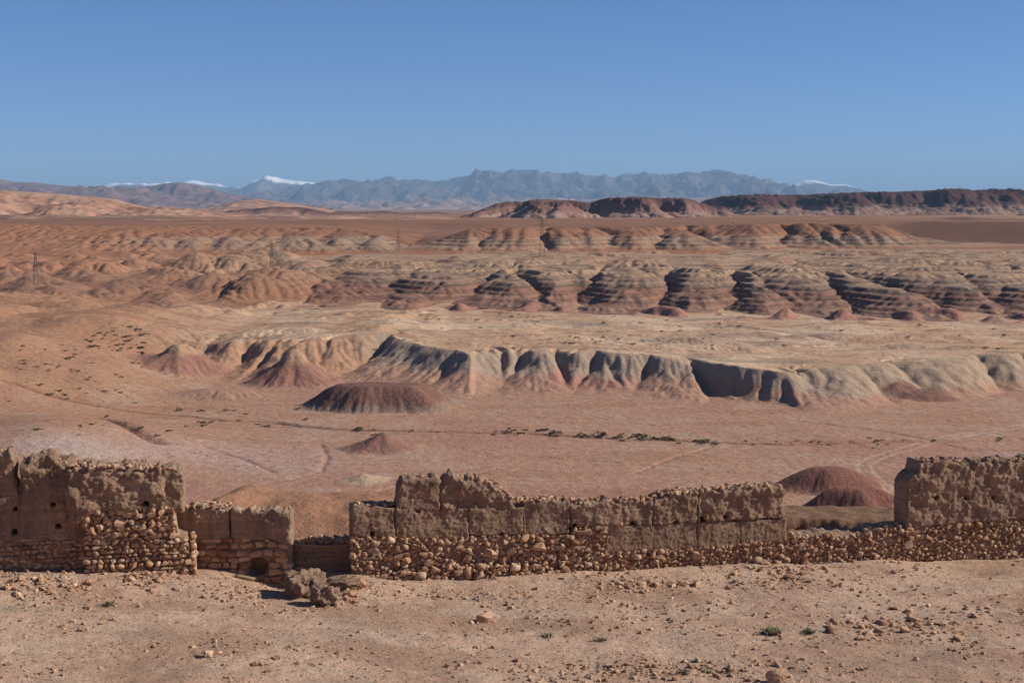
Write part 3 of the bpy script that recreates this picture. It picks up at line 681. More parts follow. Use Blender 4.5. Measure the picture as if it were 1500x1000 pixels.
def ground_material():
    t = NT('stony_ground'); p = t.pos()
    at = t.n('ShaderNodeAttribute', attribute_name='soil').outputs['Color']
    c = t.mixc(at, t.ramp(t.noise(p, 3.0, 8, .7), [(.3, .80), (.7, 1.18)]), 1.0, 'MULTIPLY')
    c = t.mixc(c, t.ramp(t.noise(p, 24, 4, .7), [(.3, .72), (.7, 1.22)]), 1.0, 'MULTIPLY')
    pe = t.voro(p, 17.0); pc = t.voro(p, 17.0, 'F1', 'Color')
    k = t.ramp(pc, [(.80, 0.0), (.86, 1.0)])
    c = t.mixc(c, t.mixc((.52, .38, .27), (.20, .12, .08), t.ramp(pc, [(.2, 0.0), (.9, 1.0)])), t.math('MULTIPLY', k, .7))
    nb = t.bump(t.noise(p, 3.2, 8, .68), .16, .9)
    nb = t.bump(t.noise(p, 22, 5, .7), .035, 1.0, nb)
    nb = t.bump(t.math('MULTIPLY', t.ramp(pe, [(0.0, 1.0), (.55, 0.0)]), k), .03, 1.0, nb)
    return t.done(c, nb)
add('ground', mesh_from('ground', np.stack([GXg, GYg, GZg], -1).reshape(-1, 3), grid_faces(len(gy), len(gx)), True, ground_material(), gc.reshape(-1, 3)), kind='structure')
def gz(x, y):
    i = int(np.clip(np.searchsorted(gx, x), 1, len(gx) - 1)); j = int(np.clip(np.searchsorted(gy, y), 1, len(gy) - 1))
    u = (x - gx[i - 1]) / (gx[i] - gx[i - 1]); v = (y - gy[j - 1]) / (gy[j] - gy[j - 1])
    return float((GZg[j - 1, i - 1] * (1 - u) + GZg[j - 1, i] * u) * (1 - v) + (GZg[j, i - 1] * (1 - u) + GZg[j, i] * u) * v)
def on_ground(px, py):
    z = GZ
    for _ in range(8):
        p = at_z(px, py, z); z = gz(p[0], p[1])
    return np.array([p[0], p[1], z])

# ------------------------------------------------------------------ rock shapes
def box_lattice(nx, ny, nz):
    """surface lattice of a box: integer coordinates and quads"""
    ids = -np.ones((nx + 1, ny + 1, nz + 1), np.int64)
    I, J, K = np.meshgrid(np.arange(nx + 1), np.arange(ny + 1), np.arange(nz + 1), indexing='ij')
    m = (I == 0) | (I == nx) | (J == 0) | (J == ny) | (K == 0) | (K == nz)
    ids[m] = np.arange(m.sum()); P = np.stack([I[m], J[m], K[m]], -1).astype(float)
    F = []
    def q(a, flip):
        f = np.stack([a[:-1, :-1], a[1:, :-1], a[1:, 1:], a[:-1, 1:]], -1).reshape(-1, 4)
        F.append(f[:, ::-1] if flip else f)
    q(ids[:, 0, :], False); q(ids[:, ny, :], True); q(ids[0, :, :], True); q(ids[nx, :, :], False); q(ids[:, :, 0], True); q(ids[:, :, nz], False)
    return P, np.concatenate(F)
def rock_arrays(n, seed, angular=.5, rough=.12):
    P, F = box_lattice(n, n, n); P = P / n * 2 - 1
    S = P / np.linalg.norm(P, axis=1)[:, None]
    P = S * .30 + P * .70 * .9
    r = np.random.default_rng(seed)
    for _ in range(9):
        d = r.normal(size=3); d /= np.linalg.norm(d); hgt = r.uniform(.55, .92)
        P = P - d * (np.maximum(P @ d - hgt, 0) * angular)[:, None]
    P = P * (1 + rough * fbm3(P * 1.7 + seed * 3.3, 3 if n < 8 else 5, seed, .5 if n < 8 else .6)[:, None])
    return P, F
def stone_material(name, attr):
    t = NT(name); p = t.pos()
    if attr: rnd = t.n('ShaderNodeAttribute', attribute_name='soil').outputs['Fac']
    else: rnd = t.n('ShaderNodeObjectInfo').outputs['Random']
    c = t.ramp(rnd, [(0.0, (.26, .135, .08)), (.25, (.42, .24, .145)), (.5, (.50, .315, .195)), (.72, (.40, .25, .165)), (.88, (.60, .42, .28)), (1.0, (.33, .18, .115))])
    c = t.mixc(c, t.ramp(t.noise(p, 9, 6, .65), [(.3, .72), (.7, 1.22)]), 1.0, 'MULTIPLY')
    nb = t.bump(t.noise(p, 26, 6, .7), .02, .9)
    return t.done(c, nb)
M_STONE = stone_material('stone', False); M_STONES = stone_material('small_stone', True)
def rock_mesh(name, n, seed, angular, rough, mat=None, smooth=None):
    P, F = rock_arrays(n, seed, angular, rough)
    return mesh_from(name, P, F, angular < .75 if smooth is None else smooth, mat or M_STONE)
COB = [rock_arrays(2, 300 + i, .80 + .03 * (i % 6), .22) for i in range(24)]
COB_ME = [mesh_from('stone', P, F, i % 4 == 0, M_STONE) for i, (P, F) in enumerate(COB)]
def eul(rx, ry, rz):
    cx, sx, cy, sy, cz, sz = math.cos(rx), math.sin(rx), math.cos(ry), math.sin(ry), math.cos(rz), math.sin(rz)
    return (np.array([[cz, -sz, 0], [sz, cz, 0], [0, 0, 1]]) @ np.array([[cy, 0, sy], [0, 1, 0], [-sy, 0, cy]]) @ np.array([[1, 0, 0], [0, cx, -sx], [0, sx, cx]]))
def joined_stones(name, items, parent=None, origin=(0, 0, 0), shapes=None, mat=None, **props):
    """items: (loc, scale3, euler3); one mesh"""
    shapes = shapes or COB
    Vs, Fs, Cs = [], [], []; nv = 0
    for k, (loc, sc, eu) in enumerate(items):
        P, F = shapes[k % len(shapes)]
        Q = (P * np.array(sc)) @ eul(*eu).T + np.array(loc) - np.array(origin)
        Vs.append(Q); Fs.append(F + nv); nv += len(P); Cs.append(np.full((len(P), 3), random.random()))
    me = mesh_from(name, np.concatenate(Vs), np.concatenate(Fs), False, mat or M_STONES, np.concatenate(Cs))
    return add(name, me, parent, **props)
ORD = ['first', 'second', 'third', 'fourth', 'fifth', 'sixth', 'seventh', 'eighth', 'ninth', 'tenth', 'eleventh', 'twelfth']
def order_labels(objs, noun, where):
    """tell the members of a cluster apart by their order across the picture and their size"""
    objs = sorted(objs, key=lambda o: o.location[0] / o.location[1]); n = len(objs)
    big = max(objs, key=lambda o: o.scale[0] * o.scale[2])
    k = min(len(ORD), n // 2)
    for i, o in enumerate(objs):
        if o is big: o['label'] = 'largest ' + noun + ' ' + where
        elif i == 0: o['label'] = 'leftmost ' + noun + ' ' + where
        elif i == n - 1: o['label'] = 'rightmost ' + noun + ' ' + where
        elif i < k: o['label'] = ORD[i] + ' ' + noun + ' from left ' + where
        elif n - 1 - i < k: o['label'] = ORD[n - 1 - i] + ' ' + noun + ' from right ' + where
        else: o['label'] = 'middle ' + noun + ' ' + where
def place_stone(loc, sc, eu, parent, origin, k):
    o = bpy.data.objects.new('stone', COB_ME[k % len(COB_ME)]); COL.objects.link(o)
    o.parent = parent; o.location = tuple(np.array(loc) - np.array(origin)); o.scale = sc; o.rotation_euler = eu
    return o

# ================================================================== THE RUINED WALL
def earth_material():
    t = NT('rammed_earth'); p = t.pos()
    c = t.ramp(t.noise(p, 1.1, 7, .62), [(.28, (.36, .22, .15)), (.5, (.47, .30, .205)), (.74, (.55, .375, .265))])
    c = t.mixc(c, t.ramp(t.noise(p, 14, 5, .7), [(.3, .76), (.72, 1.22)]), 1.0, 'MULTIPLY')
    def stretched(v, sx, sz):
        mp = t.n('ShaderNodeMapping'); mp.inputs['Scale'].default_value = (sx, sx, sz); t.l.new(v, mp.inputs['Vector']); return mp.outputs['Vector']
    c = t.mixc(c, t.ramp(t.noise(stretched(p, 5.0, .55), 1.0, 4, .6), [(.35, .80), (.65, 1.14)]), 1.0, 'MULTIPLY')
    lay_ = t.noise(stretched(p, .6, 9.0), 1.0, 3, .6)
    c = t.mixc(c, t.ramp(lay_, [(.35, .84), (.65, 1.12)]), 1.0, 'MULTIPLY')
    pe = t.voro(p, 15.0); pc = t.voro(p, 15.0, 'F1', 'Color'); k = t.ramp(pc, [(.62, 0.0), (.70, 1.0)])
    k = t.math('MULTIPLY', k, t.ramp(pe, [(.30, 1.0), (.42, 0.0)]))
    c = t.mixc(c, (.47, .33, .225), t.math('MULTIPLY', k, .75))
    nb = t.bump(t.noise(p, 6, 8, .72), .14, 1.0)
    nb = t.bump(t.noise(p, 26, 5, .75), .05, 1.0, nb)
    nb = t.bump(k, .05, 1.0, nb)
    return t.done(c, nb)
M_EARTH = earth_material()
def mortar_material():
    t = NT('mud_mortar'); p = t.pos()
    c = t.ramp(t.noise(p, 6, 6, .65), [(.3, (.22, .135, .088)), (.7, (.36, .235, .155))])
    return t.done(c, t.bump(t.noise(p, 16, 6, .7), .05, 1.0))
M_MORTAR = mortar_material()
class Sec:
    """a straight stretch of wall face: from photo column p0 at distance d0 to p1 at d1"""
    def __init__(s, p0, d0, p1, d1):
        s.P = np.array([X(p0, d0), d0]); q = np.array([X(p1, d1), d1]); s.e = (q - s.P) / np.linalg.norm(q - s.P)
        s.n = np.array([s.e[1], -s.e[0]]); s.rz = math.atan2(s.e[1], s.e[0])
    def sz(s, px, py):
        d = ray(px, py); t = (s.P @ s.n) / (d[:2] @ s.n)
        h = d * t; return float((h[:2] - s.P) @ s.e), float(CAMZ + h[2])
    def w(s, a, depth, z):
        a = np.asarray(a); xy = s.P + a[..., None] * s.e - np.asarray(depth)[..., None] * s.n
        return np.concatenate([xy, np.asarray(z)[..., None]], -1)
    def prof(s, pts):
        q = np.array([s.sz(*p) for p in pts]); q[:, 0] = np.maximum.accumulate(q[:, 0] + np.arange(len(q)) * 1e-5); return q
def rough_block(name, sec, top, bot, parent, origin, thick=.62, off=0.0, amp=.03, rnd=.06, res=.03, seed=0, holes=(), mat=None, crumble=.07, pit=None):
    T, B = sec.prof(top), sec.prof(bot)
    s0, s1 = T[0, 0] - .012, T[-1, 0] + .012; L = s1 - s0
    H = (T[:, 1].max() - B[:, 1].min())
    nx, nz, ny = max(4, int(L / res)), max(4, int(H / res)), max(4, int(thick / (res * 3)))
    P, F = box_lattice(nx, ny, nz)
    s = s0 + L * P[:, 0] / nx
    jag = crumble * fbm(s * 4.3 + seed, s * 0 + seed, 4, 5)
    zt = np.interp(s, T[:, 0], T[:, 1]) + jag; zb = np.interp(s, B[:, 0], B[:, 1]) - (.03 if mat is None else 0)
    h = np.maximum(zt - zb, .08)
    Q = np.stack([s - s0, thick * P[:, 1] / ny, h * P[:, 2] / nz], -1)
    W = sec.w(s, off + Q[:, 1], zb + Q[:, 2])
    r = rnd * (1 + .7 * pn3(W * 1.9, seed + 2)); r = np.clip(r, .015, .2)
    dims = np.stack([np.full_like(h, L), np.full_like(h, thick), h], -1)
    rr = np.minimum(r[:, None], dims * .48)
    cl = np.clip(Q, rr, dims - rr); d = Q - cl; n = np.linalg.norm(d, axis=1) + 1e-9
    k = np.where(n > r, r / n, 1.0); Q = cl + d * k[:, None]; nr = d / n[:, None]
    up = np.clip(Q[:, 2] / h, 0, 1)
    disp = amp * (.8 + .9 * up ** 3) * fbm3(W * 2.1, 3, seed + 5, .6) + (.006 + amp * .20) * np.abs(pn3(W * 9, seed + 7)) + (.011 + .12 * amp) * pn3(W * 16, seed + 8)
    Q = Q + nr * disp[:, None]
    for hp, hq, hr in holes:
        hs, hzz = sec.sz(hp, hq); rad = hr * .0172
        q = np.hypot(s - hs, (zb + P[:, 2] / nz * h) - hzz) / rad; m = (q < 1) & (P[:, 1] == 0)
        Q[m, 1] += .34 * np.clip((1 - q[m]) * 4, 0, 1)
    V_ = sec.w(Q[:, 0] + s0, off + Q[:, 1], zb + Q[:, 2]) - np.array(origin)
    return add(name, mesh_from(name, V_, F, True, mat or M_EARTH), parent)
def fill_random(sec, top, bot, sizes, flat=.72, seed=0, holes=()):
    """stones packed into a stretch of wall face -> list of (s, z, half width, half height)"""
    r = np.random.default_rng(seed); T, B = sec.prof(top), sec.prof(bot)
    S = np.zeros((6000, 3)); n = 0; out = []
    for a0, a1, tries in sizes:
        for _ in range(tries):
            s = r.uniform(T[0, 0], T[-1, 0]); zt = np.interp(s, T[:, 0], T[:, 1]); zb = np.interp(s, B[:, 0], B[:, 1])
            if zt - zb < .05: continue
            z = r.uniform(zb, zt); a = r.uniform(a0, a1)
            if z + a * flat > zt + .03: continue
            if any(math.hypot(s - hs, z - hz_) < hr + a * .5 for hs, hz_, hr in holes): continue
            if n:
                d = np.hypot(S[:n, 0] - s, (S[:n, 1] - z) / flat)
                if (d < (S[:n, 2] + a) * .78).any(): continue
            S[n] = (s, z, a); n += 1; out.append((s, z, a, a * flat * r.uniform(.85, 1.15)))
            if n >= 6000: return out
    return out
def fill_courses(sec, top, bot, hgt, wid, seed=0, holes=()):
    r = np.random.default_rng(seed); T, B = sec.prof(top), sec.prof(bot); out = []
    z = B[:, 1].min()
    while z < T[:, 1].max():
        h = r.uniform(*hgt); s = T[0, 0] - r.uniform(0, .1)
        while s < T[-1, 0]:
            w = r.uniform(*wid) * (1.6 if r.random() < .12 else 1)
            c = s + w / 2; zt = np.interp(c, T[:, 0], T[:, 1]); zb = np.interp(c, B[:, 0], B[:, 1])
            zc = z + h / 2 + .02 * math.sin(c * 1.3 + z * 9)
            if zb < zc < zt and c < T[-1, 0] and not any(math.hypot(c - hs, zc - hz_) < hr + w * .3 for hs, hz_, hr in holes):
                out.append((c, zc, w / 2 * r.uniform(.92, 1.05), h / 2 * r.uniform(.85, 1.12)))
            s += w
        z += h
    return out
def lay(sec, st, off, seed, tilt=.25, deep=1.0):
    r = np.random.default_rng(seed); items = []
    for s, z, a, b in st:
        d = min(a, b * 1.3) * deep
        loc = sec.w(np.array(s), np.array(off + r.uniform(-.03, .035)), np.array(z))
        items.append((tuple(loc), (a * 1.14, d * 1.0, b * 1.14), (r.uniform(-.3, .3), r.normal() * tilt, sec.rz + r.uniform(-.3, .3))))
    return items
def coping(sec, line_px, n, off, thick, size, seed):
    """loose stones bedded along the top of a wall"""
    r = np.random.default_rng(seed); T = sec.prof(line_px); items = []
    for _ in range(n):
        s = r.uniform(T[0, 0], T[-1, 0]); z = np.interp(s, T[:, 0], T[:, 1]); a = r.uniform(*size)
        loc = sec.w(np.array(s), np.array(off + r.uniform(.02, thick - .05)), np.array(z + a * r.uniform(-.2, .6)))
        items.append((tuple(loc), (a * r.uniform(.8, 1.3), a * r.uniform(.8, 1.2), a * r.uniform(.55, .95)), (r.uniform(-.5, .5), r.uniform(-.5, .5), r.uniform(0, 6.3))))
    return items
def finish(parent, origin, items, name):
    items = sorted(items, key=lambda i: -i[1][0] * i[1][2])
    for k, (loc, sc, eu) in enumerate(items[:290]): place_stone(loc, sc, eu, parent, origin, k * 7 + 3)
    if items[290:]: joined_stones(name, items[290:], parent, origin, kind='stuff')

# --- left stretch with its stepped-out end
A = Sec(-260, 32.75, 140, 34.05); Bs = Sec(125, 33.66, 280, 34.19)
o = at_d(130, 838, 33.9); og = tuple(o)
wl_ = thing('ruined_wall', 'tall left stretch of ruined earth wall on coursed stone, stepping forward at its right end', 'wall', og, 'stretches of the ruined wall')
rough_block('rammed_earth_block', A, [(-260, 668), (-120, 662), (-30, 663), (0, 661), (14, 660), (21, 668), (23.5, 700)], [(-260, 716), (24, 716)], wl_, og, .7, -.02, .06, .14, seed=1)
rough_block('rammed_earth_block', A, [(29, 712), (31, 676), (45, 669), (72, 670), (90, 677), (110, 680), (142, 681)], [(29, 748), (142, 748)], wl_, og, .7, -.05, .07, .12, seed=2, holes=[(78, 738, 3.5)])
rough_block('rammed_earth_block', A, [(-260, 712), (-30, 712), (24, 708), (30, 736), (142, 744)], [(-260, 792), (142, 792)], wl_, og, .7, .02, .022, .05, seed=3, holes=[(21, 779, 4), (85, 771, 4), (22, 745, 3)])
rough_block('rammed_earth_block', Bs, [(98, 686), (120, 682), (160, 684), (205, 687), (236, 686), (240, 692)], [(98, 772), (112, 768), (132, 748), (240, 748)], wl_, og, .85, -.06, .075, .13, seed=4, holes=[(214, 738, 4.5)])
rough_block('rammed_earth_block', Bs, [(237, 690), (250, 683), (262, 682), (268, 686)], [(237, 750), (268, 752)], wl_, og, .8, .10, .055, .10, seed=5)
rough_block('mud_core', A, [(-260, 791), (140, 791)], [(-260, 846), (140, 846)], wl_, og, .62, .04, .03, .03, .06, 6, mat=M_MORTAR)
rough_block('mud_core', Bs, [(128, 748), (256, 750), (258, 784), (275, 788)], [(128, 850), (275, 850)], wl_, og, .8, .07, .03, .03, .06, 7, mat=M_MORTAR, crumble=.01)
it = lay(A, fill_courses(A, [(-200, 792), (132, 790)], [(-200, 842), (132, 842)], (.07, .13), (.10, .26), 11), .03, 12)
it += lay(Bs, fill_random(Bs, [(126, 745), (170, 742), (255, 744)], [(126, 786), (258, 786)], [(.09, .12, 400), (.055, .085, 1500), (.035, .05, 2500)], .8, 13), .03, 14)
it += lay(Bs, fill_courses(Bs, [(126, 786), (275, 787)], [(126, 845), (276, 845)], (.07, .14), (.09, .22), 15), .03, 16)
endB = Sec(276, 36.74, 277, 36.74); endB.e = -Bs.n; endB.n = Bs.e; endB.rz = math.atan2(endB.e[1], endB.e[0]); endB.P = np.array([X(275, 34.17), 34.19])
r_ = np.random.default_rng(4)
z0, z1 = Bs.sz(270, 846)[1], Bs.sz(270, 788)[1]; zz_ = z0
while zz_ < z1:
    h_ = r_.uniform(.09, .15); s_ = 0
    while s_ < .75:
        w_ = r_.uniform(.12, .26); it += lay(endB, [(s_ + w_ / 2, zz_ + h_ / 2, w_ / 2, h_ / 2)], -.01, int(r_.integers(1e6))); s_ += w_
    zz_ += h_
it += coping(Bs, [(95, 683), (160, 684), (238, 687)], 90, -.05, .6, (.035, .075), 17) + coping(A, [(-200, 668), (-100, 663), (10, 662)], 40, 0, .6, (.03, .07), 18) + coping(A, [(36, 676), (60, 670), (90, 678), (110, 681)], 26, 0, .6, (.03, .07), 19)
it += coping(Bs, [(240, 689), (266, 686)], 16, .1, .6, (.03, .06), 20)
finish(wl_, og, it, 'small_stones')
# --- recessed stretch
Cc = Sec(250, 35.02, 440, 35.12); og = tuple(at_d(340, 850, 35.2))
wc = thing('ruined_wall', 'low shaded recessed wall of two earth blocks on squared stones with a dark hole', 'wall', og, 'stretches of the ruined wall')
rough_block('rammed_earth_block', Cc, [(254, 747), (275, 743), (300, 741), (335, 743)], [(254, 788), (335, 787)], wc, og, .6, 0, .03, .06, seed=21, crumble=.09)
rough_block('rammed_earth_block', Cc, [(338, 748), (360, 746), (400, 747), (426, 751)], [(338, 787), (400, 790), (426, 797)], wc, og, .6, -.02, .028, .07, seed=22, crumble=.08)
rough_block('mud_core', Cc, [(254, 787), (338, 787), (426, 792)], [(254, 878), (426, 878)], wc, og, .55, .09, .03, .03, .045, 23, mat=M_MORTAR, crumble=.01, holes=[(378, 831, 15)])
hs_, hz_ = Cc.sz(378, 831)
it = lay(Cc, fill_courses(Cc, [(258, 788), (338, 788), (424, 794)], [(258, 872), (424, 872)], (.13, .20), (.18, .36), 24, [(hs_, hz_, .2)]), .06, 25, .06, .8)
it += coping(Cc, [(262, 745), (300, 741), (334, 743)], 34, 0, .5, (.03, .075), 26) + coping(Cc, [(340, 749), (424, 750)], 26, 0, .5, (.025, .05), 27)
finish(wc, og, it, 'small_stones')
# --- low wall closing the gap
Dd = Sec(405, 35.6, 530, 35.66); og = tuple(at_d(470, 846, 35.7))
wd = thing('ruined_wall', 'lowest dark plastered wall closing the gap beside the boulders', 'wall', og, 'stretches of the ruined wall')
rough_block('earth_plaster', Dd, [(408, 797), (430, 795), (470, 795), (524, 794)], [(408, 872), (524, 872)], wd, og, .5, 0, .03, .05, seed=31)
it = coping(Dd, [(426, 795), (516, 793)], 60, 0, .45, (.04, .10), 32) + lay(Dd, fill_courses(Dd, [(430, 820), (520, 820)], [(430, 862), (520, 862)], (.13, .19), (.18, .34), 33), .04, 34, .06, .6)
finish(wd, og, it, 'small_stones')
# --- long central stretch
E1 = Sec(510, 35.10, 845, 36.36); E2 = Sec(838, 36.33, 1160, 37.72); og = tuple(at_d(830, 855, 36.5))
we = thing('ruined_wall', 'long central ruined wall of large earth blocks on rubble stonework with a raised crumbling hump', 'wall', og, 'stretches of the ruined wall')
for top, bot, sec, am, ro, sd, cr, ho in [
    ([(515, 744), (522, 741), (578, 742)], [(515, 784), (579, 785)], E1, .026, .05, 41, .03, [(545, 782, 3.5)]),
    ([(580, 738), (584, 716), (590, 702), (600, 698), (645, 699)], [(580, 747), (646, 748)], E1, .04, .09, 42, .05, []),
    ([(646, 708), (662, 698), (690, 702), (712, 704), (726, 708), (738, 724), (752, 732)], [(646, 747), (752, 747)], E1, .085, .10, 43, .09, []),
    ([(580, 744), (686, 745)], [(580, 788), (686, 786)], E1, .030, .04, 44, .02, [(612, 747, 4)]),
    ([(687, 744), (766, 744)], [(687, 783), (766, 781)], E1, .022, .03, 45, .02, [(684, 785, 4), (734, 784, 4)]),
    ([(767, 734), (834, 733)], [(767, 782), (834, 780)], E1, .028, .035, 46, .04, []),
    ([(837, 739), (900, 735), (955, 733)], [(837, 771), (955, 767)], E2, .045, .05, 47, .06, [(842, 770, 4), (928, 767, 4)]),
    ([(957, 731), (975, 724), (1021, 720)], [(957, 767), (1021, 764)], E2, .05, .05, 48, .06, [(990, 765, 3.5)]),
    ([(1022.5, 722), (1040, 718), (1100, 715), (1140, 713), (1148, 714)], [(1022.5, 764), (1149, 757)], E2, .06, .06, 49, .07, [(1030, 761, 6), (1063, 757, 4)]),
    ([(888, 770), (957, 768)], [(888, 808), (957, 805)], E2, .018, .03, 50, .01, []), ([(958, 768), (1021, 765)], [(958, 805), (1021, 801)], E2, .018, .03, 51, .01, []),
    ([(1022, 765), (1084, 762)], [(1022, 801), (1084, 797)], E2, .020, .03, 52, .01, []), ([(1085, 762), (1152, 758)], [(1085, 797), (1152, 791)], E2, .022, .04, 53, .01, [])]:
    rough_block('rammed_earth_block', sec, top, bot, we, og, .64, (-.02 if sd in (47, 48, 49) else 0), am, ro, seed=sd, crumble=cr, holes=ho)
m1t, m1b = [(516, 786), (580, 786), (835, 783), (843, 772)], [(516, 872), (843, 872)]
m2t, m2b = [(840, 772), (884, 770), (888, 808), (1000, 803), (1152, 791)], [(840, 870), (1000, 862), (1152, 850)]
rough_block('mud_core', E1, m1t, m1b, we, og, .6, .035, .03, .03, .06, 54, mat=M_MORTAR, crumble=.01)
rough_block('mud_core', E2, m2t, m2b, we, og, .6, .035, .03, .03, .06, 55, mat=M_MORTAR, crumble=.01)
it = lay(E1, fill_random(E1, m1t, m1b, [(.14, .20, 12), (.085, .125, 170), (.055, .08, 1300), (.038, .052, 4200), (.025, .034, 3000)], .74, 56), .02, 57)
bul = lay(E1, fill_random(E1, [(540, 838), (640, 826), (760, 822), (843, 826)], [(540, 868), (843, 872)], [(.10, .14, 60), (.06, .09, 700), (.04, .055, 900)], .74, 58), -.16, 59)
it += bul + lay(E2, fill_random(E2, m2t, m2b, [(.13, .17, 8), (.075, .11, 180), (.048, .07, 2200), (.032, .045, 3600)], .76, 60), .02, 61)
it += coping(E1, [(517, 741), (578, 742)], 20, 0, .5, (.05, .09), 62) + coping(E1, [(592, 699), (645, 699)], 14, .05, .5, (.03, .05), 63) + coping(E1, [(652, 702), (690, 702), (726, 708), (752, 732)], 60, 0, .5, (.04, .085), 64)
it += coping(E1, [(745, 733), (834, 733)], 80, 0, .55, (.035, .07), 65) + coping(E2, [(838, 738), (955, 733), (975, 723), (1022, 721), (1100, 715), (1147, 713)], 190, 0, .55, (.035, .085), 66)
it += lay(E2, [(E2.sz(p, q)[0], E2.sz(p, q)[1], a, b) for p, q, a, b in [(855, 778, .20, .08), (885, 774, .11, .09), (907, 768, .13, .06), (918, 766, .09, .05), (1035, 757, .1, .09), (878, 784, .1, .07)]], .02, 67)
endE = [(s, z, a, b) for s, z, a, b in []]
finish(we, og, it, 'small_stones')
# --- right stretch
Gs = Sec(1146, 37.66, 1760, 40.5); og = tuple(at_d(1330, 828, 38.5))
wg = thing('ruined_wall', 'right stretch of ruined wall, rubble base running under a gap and tall rough earth beyond', 'wall', og, 'stretches of the ruined wall')
rough_block('rammed_earth_block', Gs, [(1329, 722), (1331, 703), (1338, 697), (1346, 694), (1347.5, 678), (1360, 675), (1400, 675), (1419, 678), (1422, 688), (1426, 690), (1429, 679), (1450, 675), (1510, 675), (1600, 672), (1760, 668)],
    [(1329, 770), (1400, 766), (1500, 758), (1760, 745)], wg, og,   .75, -.02, .06, .05, seed=71, crumble=.06, holes=[(1371, 729, 4), (1415, 729, 3.5), (1455, 728, 3.5)], res=.036)
mt, mb = [(1148, 788), (1200, 783), (1262, 782), (1300, 774), (1340, 770), (1400, 767), (1500, 760), (1760, 747)], [(1148, 850), (1500, 842), (1760, 838)]
rough_block('mud_core', Gs, [(p, q - 2) for p, q in mt], mb, wg, og, .72, .035, .035, .06, .06, 72, mat=M_EARTH, crumble=.05)
it = lay(Gs, fill_random(Gs, mt, mb, [(.11, .15, 14), (.07, .105, 380), (.046, .066, 4200), (.03, .042, 4600)], .78, 73), .02, 74)
it += coping(Gs, [(1150, 788), (1262, 781), (1300, 773), (1330, 768)], 60, 0, .6, (.04, .10), 75) + coping(Gs, [(1347, 676), (1418, 676)], 40, .02, .6, (.035, .07), 76) + coping(Gs, [(1430, 677), (1510, 675), (1700, 669)], 60, .02, .6, (.035, .07), 77)
finish(wg, og, it, 'small_stones')

# ================================================================== BOULDERS, STICKS, LOOSE STONES
M_CLOD = M_EARTH
def boulder(name, px, py, size, seed, label, cat, angular=.6, rough=.3, mat=None, rz=0.0, sink=.25):
    p = on_ground(px, py); me = rock_mesh(name, 16, seed, angular, rough, mat or M_CLOD, True)
    ob = add(name, me, None, (p[0], p[1], p[2] + size[2] * (1 - sink)), label=label, category=cat)
    ob.scale = size; ob.rotation_euler = (random.uniform(-.2, .2), random.uniform(-.2, .2), rz); return ob
boulder('boulder', 446, 872, (.46, .42, .36), 501, 'large rounded clod of fallen earth wall with a shadow on its left, before the gap', 'boulder', .5, .34)
boulder('boulder', 476, 885, (.30, .30, .27), 502, 'smaller earth boulder just right of and in front of the biggest one', 'boulder', .6, .34, rz=.6)
boulder('boulder', 502, 862, (.42, .30, .18), 503, 'low earth clod behind the boulders at the corner of the central wall', 'boulder', .5, .3, rz=.3)
boulder('pale_rock', 524, 862, (.20, .16, .14), 504, 'pale angular rock at the foot of the central wall corner', 'rock', .9, .2, M_STONE)
boulder('pale_rock', 512, 873, (.13, .11, .09), 505, 'small pale rock in front of the clods near the wall corner', 'rock', .9, .2, M_STONE)
boulder('pale_rock', 710, 910, (.20, .14, .13), 506, 'single pale block lying alone on the open ground below the central wall', 'rock', .9, .12, M_STONE, .2)
boulder('rock', 1138, 998, (.22, .18, .16), 507, 'brown rock cut by the bottom edge of the picture', 'rock', .9, .15, M_STONE, .4)
boulder('rock', 306, 961, (.11, .09, .08), 508, 'small reddish stone alone on the ground in the lower left', 'rock', .8, .15, M_STONE, .4)
def wood_material():
    t = NT('dry_wood'); p = t.pos(); c = t.ramp(t.noise(p, 14, 5, .6), [(.3, (.17, .115, .075)), (.7, (.34, .245, .165))])
    return t.done(c, t.bump(t.noise(p, 40, 4, .6), .01, 1))
M_WOOD = wood_material()
def stick(name, pts, r0, r1, label):
    P = np.array(pts, float); n = 16; t = np.linspace(0, 1, n); k = np.linspace(0, 1, len(P))
    Q = np.stack([np.interp(t, k, P[:, i]) for i in range(3)], -1) + .012 * np.stack([pn(t * 5, t * 0 + i, 9) for i in range(3)], -1)
    d = np.gradient(Q, axis=0); d /= np.linalg.norm(d, axis=1)[:, None]
    a = np.cross(d, [0, 0, 1.]); a /= np.linalg.norm(a, axis=1)[:, None]; b = np.cross(d, a)
    th = np.arange(8) / 8 * 2 * np.pi; r = (r0 + (r1 - r0) * t) * (1 + .12 * pn(t * 9, t * 0, 3))
    V_ = Q[:, None] + r[:, None, None] * (np.cos(th)[None, :, None] * a[:, None] + np.sin(th)[None, :, None] * b[:, None])
    F = [(i * 8 + j, i * 8 + (j + 1) % 8, (i + 1) * 8 + (j + 1) % 8, (i + 1) * 8 + j) for i in range(n - 1) for j in range(8)]
    V_ = np.concatenate([V_.reshape(-1, 3), Q[:1], Q[-1:]])
    F += [((j + 1) % 8, j, n * 8, n * 8) for j in range(8)] + [((n - 1) * 8 + j, (n - 1) * 8 + (j + 1) % 8, n * 8 + 1, n * 8 + 1) for j in range(8)]
    me = bpy.data.meshes.new(name); me.from_pydata([tuple(v) for v in V_], [], [tuple(dict.fromkeys(f)) for f in F]); me.materials.append(M_WOOD)
    for p in me.polygons: p.use_smooth = True
    base = Q[0]; me.vertices.foreach_set('co', (V_ - base).astype(np.float32).ravel()); me.update()
    return add(name, me, None, tuple(base), label=label, category='pole')
up_ = np.array([0, 0, .05])
